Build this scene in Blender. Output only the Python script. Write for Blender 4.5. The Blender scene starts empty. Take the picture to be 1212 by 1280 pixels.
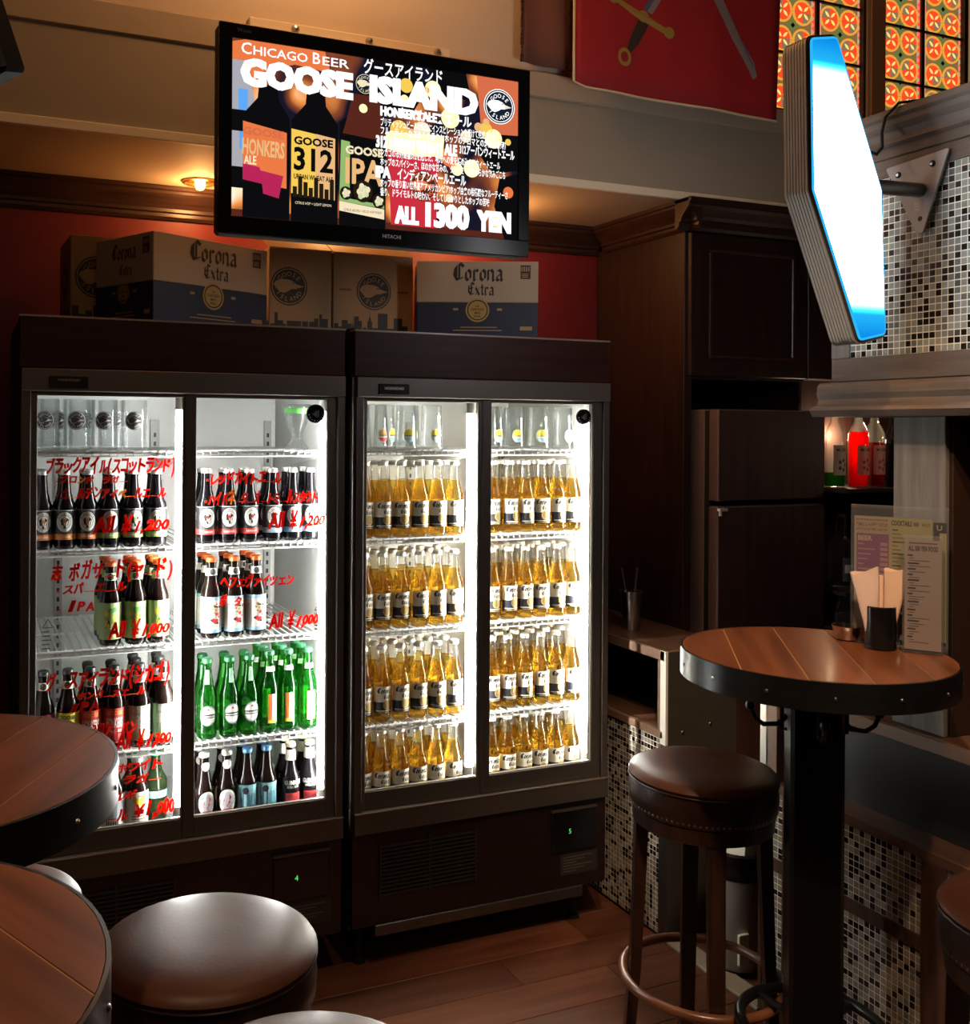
import bpy, bmesh, math, random
from mathutils import Vector, Matrix

random.seed(7)
SC = bpy.context.scene
COL = SC.collection
PI = math.pi
R = math.radians

# ------------------------------------------------------------------ camera
cam_data = bpy.data.cameras.new('camera')
cam_data.sensor_fit = 'AUTO'
cam_data.sensor_width = 36.0
cam_data.lens = 1260.0 / 1280.0 * 36.0
cam_data.shift_x = (606.0 - 476.0) / 1280.0
cam_data.shift_y = -(640.0 - 534.1) / 1280.0
cam_data.clip_start = 0.02
cam = bpy.data.objects.new('camera', cam_data)
COL.objects.link(cam)
YAW, ROLL = 0.391066, 0.00653
fwd = Vector((math.sin(YAW), math.cos(YAW), 0))
rgt = Vector((math.cos(YAW), -math.sin(YAW), 0))
upv = Vector((0, 0, 1))
r2 = rgt * math.cos(ROLL) + upv * math.sin(ROLL)
u2 = upv * math.cos(ROLL) - rgt * math.sin(ROLL)
cm = Matrix((r2, u2, -fwd)).transposed().to_4x4()
cm.translation = (0, 0, 1.62)
cam.matrix_world = cm
SC.camera = cam

# ------------------------------------------------------------------ world, view, lamps
SC.view_settings.view_transform = 'Standard'
SC.view_settings.look = 'None'
SC.view_settings.gamma = 1.0
SC.view_settings.use_curve_mapping = False
SC.view_settings.exposure = 0.0
SC.cycles.transparent_max_bounces = 40
SC.cycles.max_bounces = 10
SC.cycles.diffuse_bounces = 4
SC.cycles.glossy_bounces = 4
SC.cycles.transmission_bounces = 6
SC.cycles.caustics_reflective = False
SC.cycles.caustics_refractive = False
SC.cycles.sample_clamp_indirect = 6.0
SC.cycles.use_denoising = True
w = bpy.data.worlds.new('world')
SC.world = w
w.use_nodes = True
w.node_tree.nodes['Background'].inputs[0].default_value = (1.0, 0.72, 0.5, 1)
w.node_tree.nodes['Background'].inputs[1].default_value = 0.012


def lamp(name, kind, loc, color, energy, size=0.1, target=None, spot=60, blend=0.5):
    d = bpy.data.lights.new(name, kind)
    d.color = color
    d.energy = energy
    if kind == 'AREA':
        d.shape = 'DISK'
        d.size = size
    else:
        d.shadow_soft_size = size
    if kind == 'SPOT':
        d.spot_size = R(spot)
        d.spot_blend = blend
    o = bpy.data.objects.new(name, d)
    o.location = loc
    if target is not None:
        o.rotation_euler = (Vector(target) - Vector(loc)).to_track_quat('-Z', 'Y').to_euler()
    COL.objects.link(o)
    return o


WARM = (1.0, 0.47, 0.15)
WARM2 = (1.0, 0.66, 0.40)
# ceiling spots of the bar, above and behind the picture, plus one added fill
lamp('ceiling_spot_right_table', 'SPOT', (0.75, 0.75, 3.1), WARM2, 150, 0.04, (1.85, 1.7, 1.2), 32, 0.6)
lamp('ceiling_spot_left_tables', 'SPOT', (-0.35, 0.9, 3.4), WARM2, 85, 0.04, (-0.1, 1.3, 1.1), 45, 0.6)
lamp('ceiling_spot_stools', 'SPOT', (0.7, 0.6, 3.4), WARM2, 40, 0.04, (0.85, 1.6, 0.5), 56, 0.8)
lamp('ceiling_spot_bar_front', 'SPOT', (0.9, 0.3, 3.3), WARM2, 120, 0.05, (2.1, 1.85, 0.5), 40, 0.5)
lamp('cove_lamp_upper_wall', 'POINT', (0.95, 2.45, 3.25), (1.0, 0.50, 0.20), 14, 0.08)
lamp('bar_room_fill', 'AREA', (0.3, -1.6, 2.9), WARM2, 4.5, 1.2, (0.8, 2.0, 1.0))  # dim fill added behind the camera, not a lamp of the bar

# ------------------------------------------------------------------ materials
MATS = {}


def nt(name):
    m = bpy.data.materials.new(name)
    m.use_nodes = True
    t = m.node_tree
    for n in list(t.nodes):
        t.nodes.remove(n)
    out = t.nodes.new('ShaderNodeOutputMaterial')
    return m, t, out


def P(name, col, rough=0.5, metal=0.0, spec=0.5, noise=0.0, nscale=20.0, stretch=(1, 1, 1), col2=None, bump=0.0, bscale=60.0, rnd=0.0, coat=0.0):
    """Principled material with procedural colour variation and relief."""
    if name in MATS:
        return MATS[name]
    m, t, out = nt(name)
    b = t.nodes.new('ShaderNodeBsdfPrincipled')
    b.inputs['Base Color'].default_value = (*col, 1)
    b.inputs['Roughness'].default_value = rough
    b.inputs['Metallic'].default_value = metal
    b.inputs['Specular IOR Level'].default_value = spec
    b.inputs['Coat Weight'].default_value = coat
    b.inputs['Coat Roughness'].default_value = 0.12
    t.links.new(b.outputs[0], out.inputs[0])
    tc = t.nodes.new('ShaderNodeTexCoord')
    cur = None
    if noise > 0 or col2 is not None:
        mp = t.nodes.new('ShaderNodeMapping')
        mp.inputs['Scale'].default_value = stretch
        nz = t.nodes.new('ShaderNodeTexNoise')
        nz.inputs['Scale'].default_value = nscale
        nz.inputs['Detail'].default_value = 5
        nz.inputs['Roughness'].default_value = 0.6
        rp = t.nodes.new('ShaderNodeValToRGB')
        c2 = col2 if col2 is not None else tuple(c * (1 - noise) for c in col)
        rp.color_ramp.elements[0].color = (*c2, 1)
        rp.color_ramp.elements[1].color = (*col, 1)
        rp.color_ramp.elements[0].position = 0.34
        rp.color_ramp.elements[1].position = 0.66
        t.links.new(tc.outputs['Object'], mp.inputs[0])
        t.links.new(mp.outputs[0], nz.inputs[0])
        t.links.new(nz.outputs[0], rp.inputs[0])
        cur = rp.outputs[0]
        t.links.new(cur, b.inputs['Base Color'])
    if rnd > 0:
        oi = t.nodes.new('ShaderNodeObjectInfo')
        hs = t.nodes.new('ShaderNodeHueSaturation')
        mr = t.nodes.new('ShaderNodeMapRange')
        mr.inputs['To Min'].default_value = 1 - rnd
        mr.inputs['To Max'].default_value = 1 + rnd
        t.links.new(oi.outputs['Random'], mr.inputs[0])
        t.links.new(mr.outputs[0], hs.inputs['Value'])
        if cur:
            t.links.new(cur, hs.inputs['Color'])
        else:
            hs.inputs['Color'].default_value = (*col, 1)
        t.links.new(hs.outputs[0], b.inputs['Base Color'])
    if bump > 0:
        nb = t.nodes.new('ShaderNodeTexNoise')
        nb.inputs['Scale'].default_value = bscale
        nb.inputs['Detail'].default_value = 4
        mp2 = t.nodes.new('ShaderNodeMapping')
        mp2.inputs['Scale'].default_value = stretch
        bp = t.nodes.new('ShaderNodeBump')
        bp.inputs['Strength'].default_value = bump
        bp.inputs['Distance'].default_value = 0.002
        t.links.new(tc.outputs['Object'], mp2.inputs[0])
        t.links.new(mp2.outputs[0], nb.inputs[0])
        t.links.new(nb.outputs[0], bp.inputs['Height'])
        t.links.new(bp.outputs[0], b.inputs['Normal'])
    MATS[name] = m
    return m


def wood(name, dark, light, axis='X', scale=1.0, rough=0.4, rnd=0.0, coat=0.0, bump=0.15):
    s = {'X': (3, 40, 40), 'Y': (40, 3, 40), 'Z': (40, 40, 3)}[axis]
    return P(name, light, rough, col2=dark, nscale=scale, stretch=s, bump=bump, bscale=scale * 2, rnd=rnd, coat=coat)


def EM(name, col, strength=1.0):
    if name in MATS:
        return MATS[name]
    m, t, out = nt(name)
    e = t.nodes.new('ShaderNodeEmission')
    e.inputs[0].default_value = (*col, 1)
    e.inputs[1].default_value = strength
    t.links.new(e.outputs[0], out.inputs[0])
    MATS[name] = m
    return m


def GLASS(name, tint, gloss=0.5, rough=0.03, diff=None, dfac=0.0, edge=None, trans=False):
    """Thin clear material: tinted see-through, mirror sheen at grazing angles, optional body colour."""
    if name in MATS:
        return MATS[name]
    m, t, out = nt(name)
    tr = t.nodes.new('ShaderNodeBsdfTransparent')
    tr.inputs[0].default_value = (*tint, 1)
    if edge is not None:
        lw0 = t.nodes.new('ShaderNodeLayerWeight')
        lw0.inputs[0].default_value = 0.35
        mixc = t.nodes.new('ShaderNodeMix')
        mixc.data_type = 'RGBA'
        mixc.inputs[6].default_value = (*tint, 1)
        mixc.inputs[7].default_value = (*edge, 1)
        t.links.new(lw0.outputs['Facing'], mixc.inputs[0])
        t.links.new(mixc.outputs[2], tr.inputs[0])
    base = tr.outputs[0]
    if diff is not None:
        df = t.nodes.new('ShaderNodeBsdfTranslucent' if trans else 'ShaderNodeBsdfDiffuse')
        df.inputs[0].default_value = (*diff, 1)
        mx = t.nodes.new('ShaderNodeMixShader')
        mx.inputs[0].default_value = dfac
        t.links.new(base, mx.inputs[1])
        t.links.new(df.outputs[0], mx.inputs[2])
        base = mx.outputs[0]
    gl = t.nodes.new('ShaderNodeBsdfGlossy')
    gl.inputs['Roughness'].default_value = rough
    lw = t.nodes.new('ShaderNodeLayerWeight')
    lw.inputs[0].default_value = 0.28
    mu = t.nodes.new('ShaderNodeMath')
    mu.operation = 'MULTIPLY'
    mu.inputs[1].default_value = gloss
    t.links.new(lw.outputs['Fresnel'], mu.inputs[0])
    mx2 = t.nodes.new('ShaderNodeMixShader')
    t.links.new(mu.outputs[0], mx2.inputs[0])
    t.links.new(base, mx2.inputs[1])
    t.links.new(gl.outputs[0], mx2.inputs[2])
    t.links.new(mx2.outputs[0], out.inputs[0])
    MATS[name] = m
    return m


# ------------------------------------------------------------------ mesh builder
BASE = {}


def base_of(o):
    while o is not None:
        if o.name in BASE:
            return BASE[o.name]
        o = o.parent
    return Vector((0, 0, 0))


class MB:
    def __init__(self):
        self.v, self.f, self.mi, self.sm = [], [], [], []

    def add(self, verts, faces, mat=0, smooth=False):
        n = len(self.v)
        self.v.extend([tuple(p) for p in verts])
        for f in faces:
            self.f.append(tuple(n + i for i in f))
            self.mi.append(mat)
            self.sm.append(smooth)
        return self

    def box(self, a, b, mat=0, bev=0.0):
        x0, y0, z0 = [min(p, q) for p, q in zip(a, b)]
        x1, y1, z1 = [max(p, q) for p, q in zip(a, b)]
        if bev <= 0:
            v = [(x0, y0, z0), (x1, y0, z0), (x1, y1, z0), (x0, y1, z0), (x0, y0, z1), (x1, y0, z1), (x1, y1, z1), (x0, y1, z1)]
            f = [(3, 2, 1, 0), (4, 5, 6, 7), (0, 1, 5, 4), (1, 2, 6, 5), (2, 3, 7, 6), (3, 0, 4, 7)]
            return self.add(v, f, mat)
        bev = min(bev, (x1 - x0) * .45, (y1 - y0) * .45, (z1 - z0) * .45)
        X, Y, Z = (x0, x1), (y0, y1), (z0, z1)
        v, idx = [], {}
        for i in (0, 1):
            for j in (0, 1):
                for k in (0, 1):
                    c = (X[i], Y[j], Z[k])
                    s = (1 if i == 0 else -1, 1 if j == 0 else -1, 1 if k == 0 else -1)
                    for ax in range(3):
                        p = [c[q] + (0 if q == ax else s[q] * bev) for q in range(3)]
                        idx[(i, j, k, ax)] = len(v)
                        v.append(tuple(p))
        f = []
        for i in (0, 1):
            f.append([idx[(i, 0, 0, 0)], idx[(i, 1, 0, 0)], idx[(i, 1, 1, 0)], idx[(i, 0, 1, 0)]])
            f.append([idx[(0, i, 0, 1)], idx[(1, i, 0, 1)], idx[(1, i, 1, 1)], idx[(0, i, 1, 1)]])
            f.append([idx[(0, 0, i, 2)], idx[(1, 0, i, 2)], idx[(1, 1, i, 2)], idx[(0, 1, i, 2)]])
        for i in (0, 1):
            for j in (0, 1):
                f.append([idx[(i, j, 0, 0)], idx[(i, j, 1, 0)], idx[(i, j, 1, 1)], idx[(i, j, 0, 1)]])
                f.append([idx[(i, 0, j, 0)], idx[(i, 1, j, 0)], idx[(i, 1, j, 2)], idx[(i, 0, j, 2)]])
                f.append([idx[(0, i, j, 1)], idx[(1, i, j, 1)], idx[(1, i, j, 2)], idx[(0, i, j, 2)]])
                for k in (0, 1):
                    f.append([idx[(i, j, k, 0)], idx[(i, j, k, 1)], idx[(i, j, k, 2)]])
        return self.add(v, f, mat)

    def lathe(self, prof, seg=20, c=(0, 0, 0), mat=0, smooth=True, cap0=True, cap1=True):
        v, f = [], []
        n = len(prof)
        for r, z in prof:
            for k in range(seg):
                a = 2 * PI * k / seg
                v.append((c[0] + r * math.cos(a), c[1] + r * math.sin(a), c[2] + z))
        for i in range(n - 1):
            for k in range(seg):
                k2 = (k + 1) % seg
                f.append((i * seg + k, i * seg + k2, (i + 1) * seg + k2, (i + 1) * seg + k))
        if cap0 and prof[0][0] > 1e-5:
            f.append(tuple(range(seg - 1, -1, -1)))
        if cap1 and prof[-1][0] > 1e-5:
            f.append(tuple((n - 1) * seg + k for k in range(seg)))
        return self.add(v, f, mat, smooth)

    def tube(self, pts, r, seg=8, mat=0, closed=False, smooth=True):
        pts = [Vector(p) for p in pts]
        n = len(pts)
        v, f = [], []
        prev = None
        for i, p in enumerate(pts):
            if closed:
                t = (pts[(i + 1) % n] - pts[i - 1]).normalized()
            else:
                t = (pts[min(i + 1, n - 1)] - pts[max(i - 1, 0)]).normalized()
            if prev is None:
                q = Vector((0, 0, 1)) if abs(t.z) < 0.9 else Vector((1, 0, 0))
                u = t.cross(q).normalized()
            else:
                u = (prev - t * prev.dot(t)).normalized()
            prev = u
            w_ = t.cross(u)
            rr = r[i] if isinstance(r, (list, tuple)) else r
            for k in range(seg):
                a = 2 * PI * k / seg
                v.append(p + (u * math.cos(a) + w_ * math.sin(a)) * rr)
        for i in range(n if closed else n - 1):
            i2 = (i + 1) % n
            for k in range(seg):
                k2 = (k + 1) % seg
                f.append((i * seg + k, i * seg + k2, i2 * seg + k2, i2 * seg + k))
        if not closed:
            f.append(tuple(range(seg - 1, -1, -1)))
            f.append(tuple((n - 1) * seg + k for k in range(seg)))
        return self.add(v, f, mat, smooth)

    def extrude(self, poly, plane, d0, d1, mat=0, smooth=False):
        """poly: 2-D outline; plane XY (extruded along Z), XZ (along Y), YZ (along X)."""
        def m(p, d):
            return {'XY': (p[0], p[1], d), 'XZ': (p[0], d, p[1]), 'YZ': (d, p[0], p[1])}[plane]
        n = len(poly)
        v = [m(p, d0) for p in poly] + [m(p, d1) for p in poly]
        f = [tuple(range(n)), tuple(range(2 * n - 1, n - 1, -1))]
        for i in range(n):
            j = (i + 1) % n
            f.append((i, j, n + j, n + i))
        return self.add(v, f, mat, smooth)

    def torus(self, c, Rr, r, seg=40, sides=8, mat=0):
        return self.tube([(c[0] + Rr * math.cos(2 * PI * k / seg), c[1] + Rr * math.sin(2 * PI * k / seg), c[2]) for k in range(seg)], r, sides, mat, True)

    def build(self, name, mats, parent=None, recalc=True, sharp=40, label=None, kind=None):
        if not isinstance(mats, (list, tuple)):
            mats = [mats]
        bs = base_of(parent)
        me = bpy.data.meshes.new(name)
        me.from_pydata([(p[0] - bs[0], p[1] - bs[1], p[2] - bs[2]) for p in self.v], [], self.f)
        for m_ in mats:
            me.materials.append(m_)
        me.polygons.foreach_set('material_index', self.mi)
        me.polygons.foreach_set('use_smooth', self.sm)
        if recalc:
            bm = bmesh.new()
            bm.from_mesh(me)
            bmesh.ops.recalc_face_normals(bm, faces=bm.faces)
            bm.to_mesh(me)
            bm.free()
        if any(self.sm):
            me.set_sharp_from_angle(angle=R(sharp))
        me.update()
        o = bpy.data.objects.new(name, me)
        COL.objects.link(o)
        if parent is not None:
            o.parent = parent
        if label:
            o['label'] = label
        if kind:
            o['kind'] = kind
        return o


def tag(o, label, cat, group=None):
    o['label'] = label
    o['category'] = cat
    if group:
        o['group'] = group
    nw = len(label.split())
    assert 4 <= nw <= 16, (nw, label)
    return o


def thing(name, label, cat, loc=(0, 0, 0), group=None):
    o = bpy.data.objects.new(name, None)
    o.empty_display_size = 0.05
    COL.objects.link(o)
    o.location = loc
    BASE[o.name] = Vector(loc)
    return tag(o, label, cat, group)


def dup(o, loc=None, rotz=None, label=None, group=None, parent=None):
    c = o.copy()
    COL.objects.link(c)
    if parent is not None:
        c.parent = parent
    if loc is not None:
        c.location = loc
    if rotz is not None:
        c.rotation_euler = (0, 0, rotz)
    if label:
        tag(c, label, o['category'], group or o.get('group'))
    for ch in o.children:
        dup(ch, parent=c)
    return c


# ------------------------------------------------------------------ flat shapes (lettering, marks)
TXT = {}


def text_geo(s, weight=0.0, res=1, shear=0.0):
    key = (s, weight, res, shear)
    if key in TXT:
        return TXT[key]
    cu = bpy.data.curves.new('lettering', 'FONT')
    cu.body = s
    cu.resolution_u = res
    cu.offset = weight
    cu.shear = shear
    o = bpy.data.objects.new('lettering', cu)
    COL.objects.link(o)
    dg = bpy.context.evaluated_depsgraph_get()
    me = bpy.data.meshes.new_from_object(o.evaluated_get(dg))
    vs = [(v.co.x, v.co.y) for v in me.vertices]
    fs = [tuple(p.vertices) for p in me.polygons]
    bpy.data.objects.remove(o)
    bpy.data.curves.remove(cu)
    bpy.data.meshes.remove(me)
    if vs:
        x0 = min(v[0] for v in vs)
        x1 = max(v[0] for v in vs)
        y0 = min(v[1] for v in vs)
        y1 = max(v[1] for v in vs)
    else:
        x0 = x1 = y0 = y1 = 0
    TXT[key] = (vs, fs, (x0, x1, y0, y1))
    return TXT[key]


PEN = {
    'C': (0.85, [[(.82, .78), (.55, .97), (.22, .75), (.14, .38), (.36, .06), (.78, .2)], [(.5, .92), (.5, .14)], [(.3, .8), (.3, .2)]]),
    'E': (0.8, [[(.72, .84), (.42, .97), (.16, .76), (.14, .3), (.4, .05), (.74, .16)], [(.16, .52), (.6, .56)], [(.42, .9), (.42, .16)]]),
    'o': (0.55, [[(.27, .62), (.12, .48), (.12, .15), (.28, .03), (.44, .15), (.44, .48), (.27, .62)]]),
    'r': (0.48, [[(.14, .62), (.14, .04), (.22, .02)], [(.14, .5), (.28, .62), (.42, .52)]]),
    'n': (0.58, [[(.1, .62), (.1, .04)], [(.1, .5), (.3, .62), (.44, .5), (.44, .06), (.52, .02)]]),
    'a': (0.58, [[(.12, .54), (.3, .62), (.44, .5), (.44, .06), (.52, .02)], [(.44, .38), (.16, .28), (.12, .1), (.26, .03), (.44, .14)]]),
    'x': (0.52, [[(.06, .6), (.44, .02)], [(.44, .6), (.06, .02)]]),
    't': (0.42, [[(.22, .84), (.22, .12), (.36, .03)], [(.06, .6), (.38, .6)]]),
}


class G2:
    """flat shapes in (u, v) with a layer number and a material slot."""

    def __init__(self):
        self.items = []

    def poly(self, pts, mat=0, layer=1):
        self.items.append((list(pts), [tuple(range(len(pts)))], mat, layer))
        return self

    def rect(self, u0, v0, u1, v1, mat=0, layer=1, nx=1):
        vs, fs = [], []
        for i in range(nx + 1):
            u = u0 + (u1 - u0) * i / nx
            vs += [(u, v0), (u, v1)]
        for i in range(nx):
            fs.append((2 * i, 2 * i + 2, 2 * i + 3, 2 * i + 1))
        self.items.append((vs, fs, mat, layer))
        return self

    def disc(self, cu, cv, a, b=None, mat=0, layer=1, n=12, top=1.0, bot=-1.0):
        b = a if b is None else b
        vs, fs = [], []
        for i in range(n + 1):
            t = PI * i / n
            h = math.sin(t)
            u = cu - a * math.cos(t)
            vs += [(u, cv + b * max(-h, bot)), (u, cv + b * min(h, top))]
        for i in range(n):
            fs.append((2 * i, 2 * i + 2, 2 * i + 3, 2 * i + 1))
        self.items.append((vs, fs, mat, layer))
        return self

    def ring(self, cu, cv, r0, r1, mat=0, layer=1, n=24, asp=1.0):
        vs, fs = [], []
        for i in range(n):
            t = 2 * PI * i / n
            vs += [(cu + r0 * math.cos(t), cv + asp * r0 * math.sin(t)), (cu + r1 * math.cos(t), cv + asp * r1 * math.sin(t))]
        for i in range(n):
            j = (i + 1) % n
            fs.append((2 * i, 2 * i + 1, 2 * j + 1, 2 * j))
        self.items.append((vs, fs, mat, layer))
        return self

    def text(self, s, u, v, h=None, w=None, mat=0, layer=2, align='L', weight=0.0, shear=0.0, rot=0.0, res=2, bold=0.0):
        if bold:
            for du, dv in ((-bold, -bold * .7), (bold, -bold * .7), (-bold, bold * .7), (bold, bold * .7), (0, 0)):
                self.text(s, u + du, v + dv, h, w, mat, layer, align, weight, shear, rot, res)
            return self
        vs, fs, (x0, x1, y0, y1) = text_geo(s, weight, res, shear)
        if not fs:
            return self
        sy = h / 0.72 if h else None
        sx = w / (x1 - x0) if w else sy
        if sy is None:
            sy = sx
        off = {'L': -x0, 'C': -(x0 + x1) / 2, 'R': -x1}[align]
        c, sn = math.cos(rot), math.sin(rot)
        out = []
        for x, y in vs:
            a, b = (x + off) * sx, y * sy
            out.append((u + a * c - b * sn, v + a * sn + b * c))
        self.items.append((out, fs, mat, layer))
        return self

    def pen(self, s, u, v, h, w=None, mat=0, layer=2, thick=0.16, align='C'):
        tot = sum(PEN[c][0] if c in PEN else 0.5 for c in s)
        sx = w / tot if w else h
        x = {'L': 0, 'C': -tot / 2, 'R': -tot}[align]
        nx, ny = math.cos(R(40)) * thick / 2, math.sin(R(40)) * thick / 2
        vs, fs = [], []
        for c in s:
            if c in PEN:
                for line in PEN[c][1]:
                    for p, q in zip(line[:-1], line[1:]):
                        k = len(vs)
                        for (a, b) in ((p[0] - nx, p[1] - ny), (q[0] - nx, q[1] - ny), (q[0] + nx, q[1] + ny), (p[0] + nx, p[1] + ny)):
                            vs.append((u + (x + a) * sx, v + b * h))
                        fs.append((k, k + 1, k + 2, k + 3))
            x += PEN[c][0] if c in PEN else 0.5
        self.items.append((vs, fs, mat, layer))
        return self

    def arc_text(self, s, cu, cv, r, h, a0, a1, mat=0, layer=2, inside=False, weight=0.01, asp=1.0):
        n = len(s)
        for i, ch in enumerate(s):
            a = a0 + (a1 - a0) * (i / (n - 1) if n > 1 else 0.5)
            vs, fs, (x0, x1, y0, y1) = text_geo(ch, weight, 2)
            rot = a - PI / 2 if not inside else a + PI / 2
            sc = h / 0.72
            c, sn = math.cos(rot), math.sin(rot)
            pu, pv = cu + r * math.cos(a), cv + asp * r * math.sin(a)
            out = []
            for x, y in vs:
                p, q = (x - (x0 + x1) / 2) * sc, (y - 0.36) * sc
                out.append((pu + p * c - q * sn, pv + asp * (p * sn + q * c)))
            self.items.append((out, fs, mat, layer))
        return self

    def goose(self, cu, cv, r, dark=0, white=1, gold=None, layer=2, asp=1.0, words=True):
        """round badge: ring, GOOSE above, ISLAND below, a goose head between."""
        f = lambda p: (cu + p[0] * r, cv + asp * p[1] * r)
        self.disc(cu, cv, r, r * asp, dark, layer)
        self.ring(cu, cv, r * 0.88, r * 0.93, white, layer + 1, asp=asp)
        head = [(-.84, .06), (-.7, .26), (-.4, .36), (-.05, .36), (.2, .28), (.38, .14), (.52, .1), (.82, .02), (.5, -.07), (.36, -.12), (.12, -.14), (-.06, -.26), (-.3, -.36), (-.5, -.3), (-.66, -.14)]
        self.poly([f(p) for p in head], white, layer + 1)
        if gold is not None:
            self.poly([f(p) for p in [(.38, .13), (.52, .11), (.84, .02), (.5, -.07), (.36, -.1)]], gold, layer + 2)
        self.disc(cu + .22 * r, cv + asp * .17 * r, r * .045, r * asp * .045, dark, layer + 2, n=6)
        if words:
            self.arc_text('GOOSE', cu, cv, r * .65, r * .24, R(140), R(40), white, layer + 1, asp=asp)
            self.arc_text('ISLAND', cu, cv, r * .65, r * .24, R(212), R(328), white, layer + 1, inside=True, asp=asp)
        return self

    def to(self, mb, fn):
        for vs, fs, mat, layer in self.items:
            mb.add([fn(u, v, layer) for u, v in vs], fs, mat)
        return mb


def on_plane(o, ux, uy, n, step=0.0003):
    o, ux, uy, n = Vector(o), Vector(ux), Vector(uy), Vector(n)
    return lambda u, v, k: o + ux * u + uy * v + n * (step * k)


def on_front(Y, step=0.0003):           # faces -Y; (u, v) = (x, z)
    return lambda u, v, k: (u, Y - step * k, v)


def on_cyl(r, step=0.00025, c=(0, 0, 0), rz=None):
    def fn(u, v, k):
        rr = (rz(v) if rz else r) + step * k
        a = u / r
        return (c[0] + rr * math.sin(a), c[1] - rr * math.cos(a), c[2] + v)
    return fn


def flat(g, fn, name, mats, parent, label=None, kind=None):
    mb = MB()
    g.to(mb, fn)
    return mb.build(name, mats, parent, recalc=False, label=label, kind=kind)


ORD = ['first', 'second', 'third', 'fourth', 'fifth', 'sixth', 'seventh', 'eighth', 'ninth', 'tenth', 'eleventh', 'twelfth']

# ================================================================== THE SETTING
cream = P('cream_paint', (0.62, 0.50, 0.36), 0.7, noise=0.06, nscale=3)
redp = P('red_wall_paint', (0.15, 0.0065, 0.0075), 0.55, noise=0.12, nscale=4)
dkwood = wood('dark_mahogany_x', (0.018, 0.007, 0.005), (0.045, 0.018, 0.012), 'X', 1.0, 0.38)
dkwoodz = wood('dark_mahogany_z', (0.013, 0.005, 0.0035), (0.032, 0.0125, 0.008), 'Z', 1.0, 0.4)
dkwoody = wood('dark_mahogany_y', (0.022, 0.009, 0.006), (0.055, 0.022, 0.014), 'Y', 1.0, 0.4)
black = P('matte_black', (0.008, 0.008, 0.008), 0.6)
glossblack = P('gloss_black', (0.006, 0.006, 0.007), 0.18)
floorw = wood('floor_boards', (0.115, 0.038, 0.018), (0.21, 0.076, 0.038), 'X', 0.6, 0.38, rnd=0.35)
white_plastic = P('white_plastic', (0.75, 0.75, 0.73), 0.45)
steel = P('brushed_steel', (0.55, 0.52, 0.48), 0.28, 1.0, noise=0.15, nscale=30, stretch=(1, 1, 30))
dksteel = P('dark_steel', (0.16, 0.15, 0.14), 0.35, 0.9, noise=0.2, nscale=12)

fl = MB().box((-1.6, -2.7, -0.06), (4.3, 3.5, -0.006), 0).build('floor', P('floor_base', (0.05, 0.018, 0.01), 0.6), kind='structure')
pl_len = [0.66, 0.82, 0.74, 0.9]
plank_me = {}
y = 0.30
row = 0
while y < 3.2:
    x = -0.9 + (row * 0.37) % 0.7
    x -= 0.7
    i = 0
    while x < 2.95:
        L = pl_len[(row * 3 + i) % 4]
        if L not in plank_me:
            plank_me[L] = MB().box((0.0008, 0.0008, -0.006), (L - 0.0008, 0.1492, 0.0), 0, 0.0015).build('plank', floorw, fl)
            o = plank_me[L]
        else:
            o = plank_me[L].copy()
            COL.objects.link(o)
        o.location = (x, y, 0)
        x += L
        i += 1
    y += 0.15
    row += 1

MB().box((-1.6, 3.43, 0), (4.3, 3.5, 3.6)).build('wall_back', redp, kind='structure')
MB().box((-1.6, -2.7, 0), (-1.5, 3.43, 3.6)).build('wall_left', dkwoodz, kind='structure')
MB().box((4.2, -2.7, 0), (4.3, 3.43, 3.6)).build('wall_right', dkwoodz, kind='structure')
MB().box((-1.5, -2.7, 0), (4.2, -2.6, 3.6)).build('wall_front', dkwoodz, kind='structure')
MB().box((-1.6, -2.7, 3.6), (4.3, 3.5, 3.66)).build('ceiling', cream, kind='structure')
MB().box((-1.5, 2.853, 2.42), (4.2, 3.43, 2.47)).build('ceiling_soffit', cream, kind='structure')
# front of the bulkhead over the coolers, with the openings of the two stained glass windows
WZ0, WZ1 = 2.80, 3.56
W1 = (2.62, 3.196)
W2 = (3.287, 3.86)
bh = MB()
bh.box((-1.5, 2.872, 2.47), (W1[0], 2.93, 3.6))
bh.box((W1[0], 2.872, 2.47), (4.2, 2.93, WZ0))
bh.box((W1[1], 2.872, WZ0), (W2[0], 2.93, WZ1))
bh.box((W2[1], 2.872, WZ0), (4.2, 2.93, WZ1))
bh.box((W1[0], 2.872, WZ1), (4.2, 2.93, 3.6))
bh.build('wall_bulkhead', cream, kind='structure')
MB().box((-1.5, 2.85, 2.446), (4.2, 2.872, 2.70)).build('trim_1', P('fascia_paint', (0.37, 0.31, 0.235), 0.7, noise=0.05, nscale=3), kind='structure')
MB().box((-1.5, 2.838, 2.418), (4.2, 2.853, 2.446), 0, 0.002).build('trim_2', P('cream_trim_lit', (0.86, 0.74, 0.55), 0.55), kind='structure')  # lamplight on this band is put into a brighter paint colour
MB().box((-1.5, 2.842, 2.70), (4.2, 2.872, 2.783), 0, 0.004).build('trim_3', P('cornice_paint', (0.46, 0.37, 0.27), 0.65, noise=0.05, nscale=4), kind='structure')
MB().box((W1[1] + 0.012, 2.862, WZ0), (W2[0] - 0.012, 2.872, WZ1)).build('trim_4', P('window_post', (0.42, 0.25, 0.14), 0.6), kind='structure')


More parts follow.
